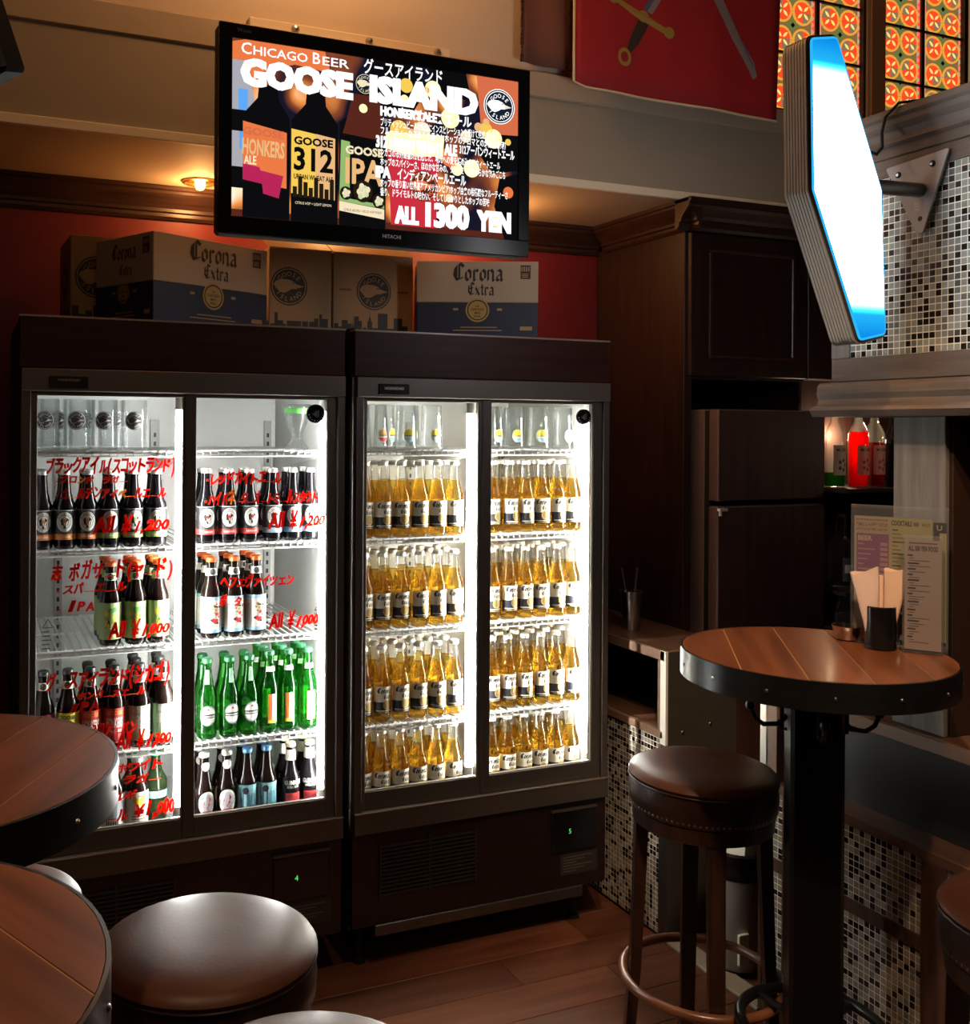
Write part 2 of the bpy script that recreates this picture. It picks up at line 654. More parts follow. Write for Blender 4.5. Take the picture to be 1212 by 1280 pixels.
def crown(depth, h):
    """stepped cornice outline: (out from the wall, height); top at 0."""
    return [(0, 0), (depth, 0), (depth, -h * .12), (depth * .9, -h * .16), (depth * .9, -h * .24), (depth * .78, -h * .34), (depth * .5, -h * .55), (depth * .38, -h * .66), (depth * .38, -h * .76), (depth * .25, -h * .80), (depth * .25, -h * .9), (depth * .14, -h), (0, -h)]


cr = MB().extrude([(3.43 - a, 2.419 + b) for a, b in crown(0.063, 0.105)], 'YZ', -1.5, 2.35, 0)
cr.build('trim_5', dkwood, kind='structure')

# ------------------------------------------------------------------ recessed downlights of the soffit
DL = [(0.705, 3.275, 'recessed brass downlight in the soffit left of the television'),
      (1.13, 3.24, 'recessed brass downlight in the soffit behind the middle of the television'),
      (1.72, 3.20, 'recessed brass downlight in the soffit behind the right end of the television')]
brass = P('brass_reflector', (0.65, 0.42, 0.14), 0.3, 1.0)
bulbm = EM('warm_bulb', (1.0, 0.62, 0.22), 14)
for k, (x, yv, lab) in enumerate(DL):
    t = thing('downlight', lab, 'downlight', (x, yv, 2.42), 'recessed downlights over the coolers')
    MB().lathe([(0.058, 0.0), (0.058, -0.006), (0.05, -0.009), (0.044, -0.005), (0.044, -0.001)], 28, (x, yv, 2.42), 0, cap0=False, cap1=False).build('ring', brass, t)
    MB().lathe([(0.044, -0.001), (0.02, -0.0005)], 24, (x, yv, 2.42), 0, cap0=False).build('reflector', brass, t)
    MB().lathe([(0.0, -0.03), (0.012, -0.026), (0.017, -0.014), (0.017, -0.001)], 16, (x, yv, 2.42), 0, cap0=False).build('bulb', bulbm, t)
    lamp('downlight_beam', 'SPOT', (x, yv, 2.375), WARM, (7, 8, 5)[k], 0.03, (x, yv, 1.0), 112, 0.7)
    lamp('downlight_spill', 'POINT', (x, yv, 2.37), WARM, (3.6, 3.0, 6.5)[k], 0.03)

# ------------------------------------------------------------------ tall wooden unit right of the coolers
tu = thing('tall_cabinet', 'tall dark wooden cabinet with panelled door and cornice right of the coolers', 'cabinet', (2.35, 2.9, 0))
TX0, TX1, TY = 2.35, 2.902, 2.87
MB().box((TX0, TY + .02, 0), (TX0 + .035, 3.425, 2.33), 0, 0.002).build('side_panel', dkwoodz, tu)
MB().box((TX0 + .035, TY + .02, 1.80), (TX1, 3.425, 2.33), 0).build('upper_box', dkwoodz, tu)
MB().box((TX1 - .013, TY + .03, 0), (TX1, 3.425, 1.80), 0).build('side_panel', dkwoodz, tu)
d = MB()
d.box((TX0 + .012, TY, 1.81), (TX1 - .004, TY + .02, 2.315), 0, 0.002)
dd = d.build('door', dkwoodz, tu)
fr = MB()
fx0, fx1, fz0, fz1 = TX0 + .10, TX0 + .47, 1.885, 2.25
for (a, b) in (((fx0 - .012, fz0 - .012), (fx1 + .012, fz0)), ((fx0 - .012, fz1), (fx1 + .012, fz1 + .012)), ((fx0 - .012, fz0), (fx0, fz1)), ((fx1, fz0), (fx1 + .012, fz1))):
    fr.box((a[0], TY - .008, a[1]), (b[0], TY, b[1]), 0, 0.003)
fr.build('panel_moulding', wood('moulding_wood', (0.03, 0.012, 0.008), (0.07, 0.03, 0.02), 'Z', 1, 0.3), dd)
c = MB()
c.extrude([(TY - a, 2.419 + b) for a, b in crown(0.085, 0.10)], 'YZ', TX0 - .06, TX1 + .9, 0)
c.extrude([(TX0 - a, 2.419 + b) for a, b in crown(0.06, 0.10)], 'XZ', TY - .07, 3.37, 0)
c.build('cornice', dkwood, tu)

# refrigerator standing in the unit's niche
rf = thing('refrigerator', 'tall two-door refrigerator with dark wood fronts standing under the panelled cabinet', 'refrigerator', (2.64, 2.9, 0))
RX0, RX1, RY = 2.40, 2.885, 2.768
fw_ = wood('reddish_front', (0.030, 0.010, 0.007), (0.055, 0.019, 0.012), 'Z', 0.8, 0.6)
edgem = P('grey_brown_edge', (0.16, 0.10, 0.08), 0.5, noise=0.1)
MB().box((RX0, RY + .075, 0.05), (RX1, 3.40, 1.69), 0, 0.004).build('body', edgem, rf)
MB().box((RX0 + .004, RY + .05, 0.06), (RX1 - .004, RY + .075, 1.685), 0).build('gasket', black, rf)
for z0, z1, hz in ((0.06, 1.352, 1.34), (1.372, 1.69, 1.38)):
    dr = MB().box((RX0, RY + .003, z0), (RX1, RY + .05, z1), 0, 0.003).build('door', edgem, rf)
    MB().box((RX0 + .003, RY, z0 + .003), (RX1 - .003, RY + .003, z1 - .003), 0).build('front_panel', fw_, dr)
    if z0 < 1:
        MB().box((RX0 - .004, RY - .016, z1 - .014), (RX0 + .03, RY + .004, z1 - .004), 0, .002).box((RX0 - .004, RY - .016, z1 - .03), (RX0 + .004, RY - .008, z1 - .004), 0, .001).build('handle', P('pale_metal', (.55, .52, .48), .3, .3), dr)
for x in (RX0 + .05, RX1 - .05):
    MB().lathe([(0.02, 0), (0.02, 0.05)], 12, (x, 2.95, 0), 0).build('foot', black, rf)

# ================================================================== DISPLAY COOLERS
frame_m = P('cooler_bronze_frame', (0.105, 0.088, 0.076), 0.42, 0.35, noise=0.1, nscale=8)
panel_m = wood('cooler_wood_panel', (0.026, 0.0075, 0.006), (0.046, 0.014, 0.010), 'X', 1.0, 0.45)
for n_ in panel_m.node_tree.nodes:
    if n_.type == 'BSDF_PRINCIPLED':
        n_.inputs['Specular IOR Level'].default_value = 0.15
base_m = wood('cooler_base_panel', (0.012, 0.0045, 0.004), (0.020, 0.007, 0.0055), 'X', 1.0, 0.4)
liner = P('cooler_white_liner', (0.74, 0.75, 0.74), 0.5, noise=0.03, nscale=6)
wire = P('white_coated_wire', (0.85, 0.86, 0.85), 0.4)
tube_e = [EM('cooler_tube_white', (1.0, 0.98, 0.94), 100), EM('cooler_tube', (1.0, 0.96, 0.86), 150)]
pane = GLASS('door_glass', (0.97, 0.98, 0.97), 0.35, 0.02)
chrome = P('chrome', (0.8, 0.8, 0.8), 0.12, 1.0)
redink = GLASS('red_marker', (0.80, 0.05, 0.03), 0.1, 0.3, (0.95, 0.05, 0.02), 0.85, trans=True)
orangeink = GLASS('orange_marker', (0.95, 0.4, 0.05), 0.1, 0.3, (1.0, 0.42, 0.05), 0.85, trans=True)
green_led = EM('green_led', (0.15, 1.0, 0.2), 0.8)
gold_print = P('gold_print', (0.45, 0.33, 0.15), 0.5)
silver_print = P('silver_print', (0.6, 0.6, 0.6), 0.4)
pilaster = P('shelf_standard_grey', (0.42, 0.42, 0.41), 0.5)
slot = P('slot_dark', (0.03, 0.03, 0.03), 0.7)
FY = 2.75
SHELF_Z = {0: (1.551, 1.285, 1.015, 0.728), 1: (1.551, 1.282, 1.003, 0.718)}
FLOORZ = 0.460

LINES = [("ブラックアイル(スコットランド)", .196, .532, 1.496, .043), ("・ブロンド  ラガー", .221, .405, 1.467, .021), ("・ゴールデンアイペールエール", .221, .508, 1.427, .030),
         ("All ¥1,200", .313, .517, 1.332, .052), ("志 ボガサード(ヤード)", .210, .527, 1.214, .047), ("・スパーエール", .226, .403, 1.176, .028), ("・IPA", .231, .320, 1.128, .027),
         ("All ¥1,000", .356, .519, 1.050, .052), ("グースアイランド(シカゴ)", .200, .520, .926, .050), ("・ホンカーズエール", .268, .456, .894, .023), ("・IPA", .234, .334, .861, .028),
         ("・312アーバン", .306, .435, .794, .035), ("All ¥1,300", .378, .526, .749, .055), ("ホワイト", .379, .506, .689, .028), ("ラガー", .400, .500, .656, .024), ("ベルギー", .338, .470, .614, .026),
         ("白ビール ¥1,000", .287, .538, .562, .040)]
LINES_R = [("・レッドカイトエール", .618, .834, 1.460, .036), ("・ハイバネーターオートミールスタウト", .614, .945, 1.403, .036), ("All ¥1,200", .795, .965, 1.330, .055),
           ("・ヘフェヴァイツェン", .647, .874, 1.171, .032), ("・ポーター", .647, .743, 1.119, .031), ("All ¥1,000", .799, .948, 1.046, .052)]


def cooler(n, X0, X1, gL, gR, label):
    t = thing('display_cooler', label, 'cooler', (X0, FY, 0), 'glass-door drinks coolers against the red wall')
    YB = 3.385
    # cabinet
    b = MB()
    b.box((X0, FY + .04, 0.13), (X0 + .028, YB, 1.905))
    b.box((X1 - .028, FY + .04, 0.13), (X1, YB, 1.905))
    b.box((X0, YB - .03, 0.13), (X1, YB, 1.905))
    b.box((X0 + .028, FY + .04, 1.78), (X1 - .028, YB - .03, 1.90))
    b.box((X0 + .028, FY + .04, 0.13), (X1 - .028, YB - .03, FLOORZ - .03))
    b.build('cabinet', P('cooler_cabinet', (0.02, 0.012, 0.010), 0.5), t)
    i = MB()
    i.box((X0 + .028, FY + .05, FLOORZ - .03), (X0 + .031, YB - .031, 1.779))
    i.box((X1 - .031, FY + .05, FLOORZ - .03), (X1 - .028, YB - .031, 1.779))
    i.box((X0 + .031, YB - .034, FLOORZ - .03), (X1 - .031, YB - .031, 1.779))
    i.box((X0 + .031, FY + .05, 1.775), (X1 - .031, YB - .034, 1.779))
    i.box((X0 + .031, FY + .05, FLOORZ - .03), (X1 - .031, YB - .034, FLOORZ))
    i.box((X0 + .031, FY + .05, 1.71), (X1 - .031, FY + .055, 1.775))
    i.build('liner', liner, t)
    hp = MB().box((X0 - .005, FY, 1.768), (X1 + .002, FY + .04, 1.905), 0, .003).build('header_panel', panel_m, t)
    MB().box((X0 - .006, FY - .002, 1.901), (X1 + .003, FY + .04, 1.906)).build('top_strip', P('top_edge', (0.30, 0.2, 0.16), 0.35), hp)
    # frame
    MB().box((X0, FY - .012, 1.708), (X1, FY + .03, 1.767), 0, .002).build('top_rail', P('cooler_top_rail', (.12, .10, .086), .42, .3, noise=.1, nscale=8), t)
    MB().box((X0, FY - .006, .49), (X0 + .024, FY + .03, 1.708), 0, .001).build('side_post', frame_m, t)
    MB().box((X1 - .022, FY - .006, .49), (X1, FY + .03, 1.708), 0, .001).build('side_post', frame_m, t)
    br = MB().box((X0, FY - .014, .428), (X1, FY + .05, .49), 0, .002).build('bottom_rail', frame_m, t)
    MB().box((X0, FY - .016, .4885), (X1, FY + .03, .4915)).build('track', P('track_light', (0.42, 0.34, 0.28), 0.3, 0.8), br)
    MB().box((X0 + .024, FY + .03, 1.70), (X1 - .022, FY + .045, 1.71)).build('seal', black, t)
    # base
    bp = MB().box((X0, FY + .004, .15), (X1, FY + .04, .428)).build('base_panel', base_m, t)
    g = MB()
    gx0, gx1 = X0 + .09, X0 + .40
    for k in range(13):
        z = .235 + k * .0118
        g.box((gx0, FY - .003, z), (gx1, FY + .004, z + .0055))
    for xx in (gx0 - .006, (gx0 + gx1) / 2, gx1):
        g.box((xx, FY - .004, .228), (xx + .005, FY + .004, .392))
    g.build('vent_grille', P('grille_black', (0.022, 0.02, 0.019), 0.45), bp, kind='stuff')
    cx = X1 - .205
    cp = MB().box((cx, FY - .003, .268), (cx + .165, FY + .004, .396), 0, .002).build('control_panel', glossblack, bp)
    MB().box((cx - .002, FY - .006, .398), (cx + .168, FY + .004, .404)).build('control_lip', frame_m, bp)
    flat(G2().text('4' if n == 0 else '5', cx + .062, .325, h=.016, mat=0), on_front(FY - .0035), 'display_digit', green_led, cp)
    st = G2().rect(X1 - .17, .19, X1 - .03, .258, 0, 1)
    for k in range(6):
        st.rect(X1 - .16, .2 + k * .009, X1 - .16 + .05 + .03 * ((k * 7) % 3), .203 + k * .009, 1, 2)
    flat(st, on_front(FY + .0035), 'rating_plate', [P('plate_dark', (0.03, 0.026, 0.024), 0.5), P('plate_print', (.12, .11, .10), .5)], bp)
    kp = MB().box((X0 + .07, FY - .004, .118), (X1 - .09, FY + .012, .152), 0, .002)
    if n == 1:
        kp.build('drip_tray', dksteel, t)
    for xx in (X0 + .06, X1 - .06):
        for yy in (FY + .1, YB - .08):
            MB().lathe([(.022, 0), (.022, .012), (.012, .014), (.012, .13)], 10, (xx, yy, 0), 0).build('foot', black, t)
    # badge
    bx = (X0 + .068) if n == 0 else (X0 + .066)
    bg = MB().box((bx, FY - .016, 1.716), (bx + .098, FY - .011, 1.748), 0, .001).build('badge', glossblack, t)
    gt = G2()
    if n == 0:
        gt.text('HOSHIZAKI', bx + .049, 1.735, h=.006, w=.055, mat=0, align='C', weight=.01)
    else:
        gt.text('HOSHIZAKI', bx + .049, 1.731, h=.008, w=.06, mat=0, align='C', weight=.02)
    flat(gt, on_front(FY - .0163), 'lettering', gold_print if n == 0 else silver_print, bg)
    # sliding doors
    ms = (gL[1], gR[0])
    for side, (a, b_) in (('left', gL), ('right', gR)):
        yd = FY + (.006 if side == 'left' else .002)
        l0, l1 = (X0 + .026, a) if side == 'left' else (a - .031, a)
        r0, r1 = (b_, b_ + .012) if side == 'left' else (b_, X1 - .024)
        d = MB()
        d.box((l0, yd, .492), (l1, yd + .024, 1.705), 0, .001)
        d.box((r0, yd, .492), (r1, yd + .024, 1.705), 0, .001)
        d.box((l1, yd, .492), (r0, yd + .024, .545), 0, .001)
        d.box((l1, yd, 1.698), (r0, yd + .024, 1.706), 0)
        dr = d.build('sliding_door', frame_m, t, label='%s sliding door with bronze frame' % side)
        e = MB()
        e.box((a, yd + .004, .545), (b_, yd + .008, .5485))
        e.box((b_ - .0025, yd + .004, .545), (b_, yd + .008, 1.698))
        e.build('glazing_bead', P('bead', (0.5, 0.47, 0.42), 0.4, 0.5), dr)
        MB().box((a, yd + .012, .545), (b_, yd + .015, 1.698)).build('glass', pane, dr)
        hw = G2()
        if n == 0:
            for (s, u0, u1, v, h) in (LINES if side == 'left' else LINES_R):
                # brush lettering: one glyph at a time with a wandering base line
                if s[:3] == 'All':
                    hw.text('All', u0, v, h=h * .8, w=(u1 - u0) * .32, mat=0, layer=1, weight=.02, bold=.0009, shear=.35, rot=.10)
                    hw.text('¥', u0 + (u1 - u0) * .38, v - h * .08, h=h * 1.0, w=(u1 - u0) * .15, mat=0, layer=1, weight=.01, bold=.0009, shear=.35)
                    hw.text('1,', u0 + (u1 - u0) * .54, v, h=h * .62, mat=0, layer=1, weight=.01, bold=.0009, shear=.4)
                    hw.text(s[-3:], u0 + (u1 - u0) * .68, v + h * .12, h=h * .52, w=(u1 - u0) * .32, mat=0, layer=1, weight=.02, bold=.0011, shear=.3)
                    continue
                chars = [c for c in s]
                wd = [(0.5 if ord(c) < 128 else 1.0) if c != '・' else .5 for c in chars]
                tot = sum(wd)
                u = u0
                for c, q in zip(chars, wd):
                    if c != ' ':
                        hh = h * (.78 + .3 * random.random()) * (0.55 if c in '・ー' else 1) * (.85 if ord(c) > 128 else 1)
                        hw.text(c, u, v + h * .12 * (random.random() - .4), h=hh if c not in 'ー' else h * .16, w=(u1 - u0) * q / tot * .96 if c not in '・¥' else None, mat=1 if random.random() < .05 else 0, layer=1, weight=.02, bold=.0008, shear=.22, rot=.05 * (random.random() - .3))
                    u += (u1 - u0) * q / tot
            flat(hw, on_front(yd + .0118), 'handwriting', [redink, orangeink], dr, label='red brush lettering on the glass', kind='stuff')
        if n == 0:
            cxw = a + .03 if side == 'left' else b_ - .02
            wz = 1.09
            tri = G2()
            for p, q in (((cxw - .013, wz), (cxw + .013, wz)), ((cxw + .013, wz), (cxw, wz + .022)), ((cxw, wz + .022), (cxw - .013, wz))):
                dx, dz = q[0] - p[0], q[1] - p[1]
                L = math.hypot(dx, dz)
                nx, nz = -dz / L * .0012, dx / L * .0012
                tri.poly([(p[0] + nx, p[1] + nz), (q[0] + nx, q[1] + nz), (q[0] - nx, q[1] - nz), (p[0] - nx, p[1] - nz)], 0, 1)
            for k in range(5):
                tri.rect(cxw - .015, wz - .012 - k * .011, cxw + .004 + .002 * (k % 3), wz - .009 - k * .011, 0, 1)
            flat(tri, on_front(yd + .0118), 'warning_mark', P('grey_print', (0.18, 0.18, 0.18), 0.6), dr)
        if side == 'right':
            lx = b_ - (.036 if n == 0 else .032)
            lock = MB()
            n_ = 24
            rr = .027 if n == 0 else .025
            lock.extrude([(lx + rr * math.cos(2 * PI * q / n_), 1.658 + rr * math.sin(2 * PI * q / n_)) for q in range(n_)], 'XZ', yd + .002, yd + .0118, 0)
            lo = lock.build('round_pull', glossblack, dr)
            tr_ = G2().poly([(lx - .012, 1.656), (lx + .004, 1.668), (lx + .004, 1.646)], 0, 1).rect(lx + .006, 1.648, lx + .009, 1.668, 0, 1)
            for q in range(8):
                aa = PI * (1.05 + .9 * q / 7)
                tr_.disc(lx + .021 * math.cos(aa), 1.658 + .021 * math.sin(aa), .0014, None, 1, 1, 6)
            flat(tr_, on_front(yd + .0018), 'arrow_mark', [P('dim_print', (0.1, 0.1, 0.14), 0.4), silver_print], lo)
    # shelves: one wire shelf behind each door
    for side, (xa, xb) in (('left', (X0 + .034, ms[0] + .008)), ('right', (ms[1] - .008, X1 - .034))):
        for k, z in enumerate(SHELF_Z[n]):
            s = MB()
            y0, y1 = FY + .072, YB - .045
            s.tube([(xa, y0, z - .004), (xb, y0, z - .004)], .0045, 6)
            s.tube([(xa, y0 - .002, z - .016), (xb, y0 - .002, z - .016)], .0035, 6)
            s.tube([(xa, y1, z - .004), (xb, y1, z - .004)], .0035, 6)
            s.tube([(xa, (y0 + y1) / 2, z - .006), (xb, (y0 + y1) / 2, z - .006)], .0035, 6)
            nw = int((xb - xa) / .021)
            for q in range(nw + 1):
                xx = xa + (xb - xa) * q / nw
                s.box((xx - .0018, y0 - .006, z - .0036), (xx + .0018, y1, z))
                s.box((xx - .0018, y0 - .006, z - .017), (xx + .0018, y0 - .0025, z))
            so = s.build('shelf', wire, t)
            br_ = MB()
            for xx in (xa + .003, xb - .003):
                br_.extrude([(y0 + .01, z - .006), (y1, z - .006), (y1, z - .075), (y1 - .02, z - .075), (y0 + .02, z - .02)], 'YZ', xx - .0015, xx + .0015)
            br_.build('bracket', wire, so)
    # slotted standards at the back and sides
    for xx, yy, w_ in ((X0 + .143, YB - .038, .024), ((X0 + X1) / 2, YB - .038, .03), (X1 - .06, YB - .038, .024)):
        sd = MB().box((xx - w_ / 2, yy - .006, FLOORZ + .02), (xx + w_ / 2, yy + .004, 1.64)).build('shelf_standard', pilaster, t)
        sl = MB()
        for q in range(38):
            z = FLOORZ + .05 + q * .029
            sl.box((xx - .004, yy - .0066, z), (xx + .004, yy - .0058, z + .014))
        sl.build('slots', slot, sd, kind='stuff')
    # tubes
    for xx, yy in ((ms[0] + .002, FY + .066), (X1 - .046, FY + .052)):
        tb = MB().lathe([(.0125, .56), (.0125, 1.665)], 14, (xx, yy, 0), 0).build('light_tube', tube_e[n], t)
        MB().lathe([(.014, .53), (.014, .56)], 14, (xx, yy, 0), 0).lathe([(.014, 1.665), (.014, 1.70)], 14, (xx, yy, 0), 0).build('tube_cap', white_plastic, tb)
        MB().box((xx + .007, yy + .0145, .52), (xx + .022, yy + .03, 1.70)).build('tube_holder', white_plastic, t)
    return t


cooler(0, 0.132, 1.019, (0.173, 0.553), (0.587, 0.969), 'double glass-door drinks cooler with red handwriting and mixed bottles, nearer the tables')
cooler(1, 1.054, 1.934, (1.093, 1.464), (1.505, 1.876), 'double glass-door drinks cooler filled with golden beer, beside the tiled counter')

# ================================================================== BOTTLES
brown_g = GLASS('brown_bottle_glass', (0.10, 0.035, 0.012), 0.9, 0.06, (0.012, 0.006, 0.005), 0.72)
black_g = GLASS('black_bottle_glass', (0.03, 0.02, 0.02), 0.9, 0.06, (0.007, 0.006, 0.008), 0.85)
green_g = GLASS('green_bottle_glass', (0.26, 0.74, 0.20), 0.8, 0.05, (0.012, 0.16, 0.02), 0.14, edge=(0.015, 0.20, 0.02))
dkgreen_g = GLASS('dark_green_bottle_glass', (0.16, 0.22, 0.07), 0.8, 0.05, (0.03, 0.05, 0.02), 0.5, edge=(0.03, 0.06, 0.02))
clear_g = GLASS('clear_bottle_glass', (0.98, 0.98, 0.96), 0.45, 0.06, (0.9, 0.9, 0.85), 0.07, edge=(0.80, 0.80, 0.76), trans=True)
beer = GLASS('golden_beer', (1.0, 0.87, 0.36), 0.15, 0.1, (1.0, 0.66, 0.08), 0.20, edge=(0.66, 0.34, 0.03), trans=True)
tumbler = GLASS('tumbler_glass', (0.97, 0.98, 0.98), 0.35, 0.06, (0.9, 0.92, 0.92), 0.08, edge=(0.84, 0.86, 0.86), trans=True)
cap_silver = P('silver_cap', (0.75, 0.74, 0.70), 0.35, 0.5)
cap_orange = P('orange_cap', (0.75, 0.13, 0.02), 0.4)
cap_dark = P('dark_cap', (0.03, 0.03, 0.03), 0.35)
cap_green = P('green_cap', (0.06, 0.25, 0.12), 0.35, 0.3)
cap_blue = P('blue_cap', (0.08, 0.22, 0.45), 0.4)
cap_cream = P('cream_cap', (0.75, 0.68, 0.42), 0.45)
LC = lambda nm, c: P('print_' + nm, c, 0.55)
L_white = LC('white', (0.82, 0.80, 0.74))
L_cream = LC('cream', (0.80, 0.74, 0.60))
L_navy = LC('navy', (0.007, 0.008, 0.018))
L_black = LC('black', (0.012, 0.012, 0.014))
L_gold = LC('gold', (0.55, 0.36, 0.10))
L_orange = LC('orange', (0.80, 0.25, 0.04))
L_lime = LC('lime', (0.36, 0.50, 0.12))
L_green = LC('green', (0.12, 0.42, 0.08))
L_pale = LC('pale_green', (0.46, 0.62, 0.28))
L_red = LC('red', (0.62, 0.035, 0.03))
L_sky = LC('sky', (0.35, 0.58, 0.75))
L_yellow = LC('yellow', (0.85, 0.70, 0.06))
L_teal = LC('teal', (0.16, 0.42, 0.47))
L_maroon = LC('maroon', (0.25, 0.02, 0.03))
L_grey = LC('grey', (0.5, 0.52, 0.56))
L_char = LC('charcoal', (0.05, 0.05, 0.055))


def prof_long(h, r, shoulder, neck_r=.0133, lip=.0142):
    """longneck outline: straight body, sloping shoulder, tapering neck, lip."""
    s = shoulder
    return [(r * .86, 0), (r * .98, .004), (r, .012), (r, s), (r * .97, s + .010), (r * .86, s + .022), (r * .68, s + .036), (neck_r * 1.35, s + .05), (neck_r * 1.12, s + .064), (neck_r, h - .03), (neck_r * .98, h - .022), (lip, h - .018), (lip, h - .010), (neck_r * .92, h - .008)]


def prof_stub(h, r, shoulder, neck_r=.0133, lip=.0142):
    s = shoulder
    return [(r * .86, 0), (r * .98, .004), (r, .012), (r, s), (r * .95, s + .008), (r * .78, s + .018), (neck_r * 1.5, s + .028), (neck_r * 1.25, s + .04), (neck_r * 1.05, h - .03), (neck_r, h - .022), (lip, h - .018), (lip, h - .010), (neck_r * .92, h - .008)]


def cap_mesh(h, mat, parent, r=.0148):
    m = MB()
    pr_ = [(r, h - .014), (r * 1.06, h - .012), (r, h - .003), (r * .75, h), (0, h + .0004)]
    m.lathe(pr_, 16, (0, 0, 0), 0, cap0=False)
    return m.build('cap', mat, parent)


def bottle(prof, glass, capmat, deco, mats, neck=None, neckmats=None, seg=18, beer_z=None, h=None):
    """glass body (the thing's own mesh) with cap, label, neck label and beer as parts, standing at the origin."""
    h = h or prof[-1][1] + .008
    o = MB().lathe(prof, seg, (0, 0, 0), 0).build('beer_bottle', glass)
    cap_mesh(h, capmat, o)
    r = max(p[0] for p in prof)
    if deco:
        flat(deco, on_cyl(r + .0003), 'label', mats, o)
    if neck:
        def rz(v):
            for (ra, za), (rb, zb) in zip(prof[:-1], prof[1:]):
                if za <= v <= zb and zb > za:
                    return ra + (rb - ra) * (v - za) / (zb - za)
            return prof[-1][0]
        def fn(u, v, k):
            rr = rz(v) + .0006 + .00025 * k
            a = u / .0145
            return (rr * math.sin(a), -rr * math.cos(a), v)
        flat(neck, fn, 'neck_label', neckmats, o)
    if beer_z:
        inner = [(max(a - .0022, .004), z + .003) for a, z in prof if z + .003 < beer_z]
        for (ra, za), (rb, zb) in zip(prof[:-1], prof[1:]):
            if za <= beer_z <= zb:
                inner.append((ra - .0022, beer_z))
                break
        MB().lathe(inner, 14, (0, 0, 0), 0).build('beer', beer, o)
    return o


PROTO = []


def wrap(r, deg):
    return r * R(deg)


# golden longneck: white label over navy with a crest
rC = .0288
g = G2()
hw_ = wrap(rC, 78)
g.rect(-hw_, .064, hw_, .110, 0, 1, 10)
g.rect(-hw_, .028, hw_, .064, 1, 1, 10)
g.disc(.006, .055, .0145, .015, 2, 2, 10)
g.disc(.006, .055, .0105, .0112, 3, 3, 10)
g.pen('Corona', -.002, .090, .017, .050, 4, 2, .26)
g.pen('Extra', .008, .073, .013, .028, 4, 2, .26)
g.rect(-.03, .036, .03, .0385, 0, 2, 8)
g.rect(-.022, .031, .016, .033, 2, 2, 6)
corona = bottle(prof_long(.234, rC, .118), clear_g, cap_silver, g, [L_cream, L_navy, L_gold, LC('dull_gold', (.34, .22, .07)), L_navy], beer_z=.172)

# dark stubby: black label, white roundel, coloured stripe


def roundel(stripe):
    r = .0285
    g = G2()
    hw = wrap(r, 85)
    g.rect(-hw, .034, hw, .106, 0, 1, 10)
    g.rect(-hw, .104, hw, .106, 4, 2, 10)
    g.disc(0, .074, .022, .027, 1, 2, 14)
    g.ring(0, .074, .0145, .0155, 0, 3, 16, 1.2)
    g.poly([(-.011, .080), (-.004, .086), (-.003, .072), (0, .062), (.003, .072), (.004, .086), (.011, .080), (.009, .066), (0, .056), (-.009, .066)], 0, 3)
    g.disc(0, .076, .0042, .005, 2, 4, 8)
    g.arc_text('BLACKISLE', 0, .074, .0185, .0042, R(150), R(30), 0, 3, asp=1.2)
    g.rect(-hw, .026, hw, .041, 2, 2, 10)
    for q in range(8):
        g.rect(-.016 + q * .004, .031, -.0135 + q * .004, .0365, 1, 3)
    return bottle(prof_stub(.214, r, .112), black_g, cap_silver, g, [L_black, L_white, stripe, L_gold, L_grey])


b_orange, b_lime, b_red, b_sky = roundel(L_orange), roundel(L_lime), roundel(L_red), roundel(L_sky)


def neckband(z0, z1, bird=True, pale=0):
    g = G2().rect(-.03, z0, .03, z1, 0, 1, 12)
    if bird:
        zc = (z0 + z1) / 2
        g.disc(0, zc, .0085, .009, 1, 2, 10)
        g.poly([(-.007, zc + .001), (-.002, zc + .005), (.003, zc + .003), (.007, zc), (.002, zc - .002), (-.003, zc - .004)], 0, 3)
    return g


def pictorial(bands, marks, mats, neckcol, cap, prof=None, glass=brown_g, neck=True):
    prof = prof or prof_long(.230, .0297, .122)
    r = max(p[0] for p in prof)
    hw = wrap(r, 88)
    g = G2()
    for z0, z1, m_ in bands:
        g.rect(-hw, z0, hw, z1, m_, 1, 10)
    marks(g)
    return bottle(prof, glass, cap, g, mats, neckband(.178, .198) if neck else None, [neckcol, L_black])


def hops(g):
    random.seed(3)
    for k in range(16):
        g.disc(-.012 + .028 * random.random(), .05 + .05 * random.random(), .004 + .004 * random.random(), None, random.choice((1, 2, 3)), 2, 6)
    g.poly([(-.012, .05), (-.006, .072), (-.009, .078), (-.002, .07), (.001, .05)], 4, 3)
    g.text('IPA', .008, .036, h=.010, mat=4, layer=3, align='C', weight=.02)


b_hop = pictorial([(.018, .118, 0)], hops, [L_pale, L_green, L_yellow, L_lime, LC('dark_green', (.03, .10, .03))], L_pale, cap_orange)


def folk(g):
    random.seed(5)
    for k in range(14):
        g.disc(-.008 + .026 * random.random(), .04 + .055 * random.random(), .003 + .003 * random.random(), None, random.choice((2, 3, 4)), 2, 6)


b_folk = pictorial([(.016, .026, 1), (.026, .108, 0), (.108, .118, 1)], folk, [L_white, L_sky, L_red, L_navy, L_gold], L_white, cap_orange)


def city(title, big, third, mtop):
    def f(g):
        g.text('GOOSE', 0, .098, h=.0105, w=.044, mat=1, layer=2, align='C', weight=.03)
        g.text(big, 0, .064, h=.026, w=.046, mat=2, layer=2, align='C', weight=.025)
        g.text(third, 0, .05, h=.007, w=.04, mat=3, layer=2, align='C', weight=.02)
        for k in range(9):
            g.rect(-.035 + k * .008, .024, -.029 + k * .008, .03 + .004 * ((k * 5) % 4), 4, 2)
    return f


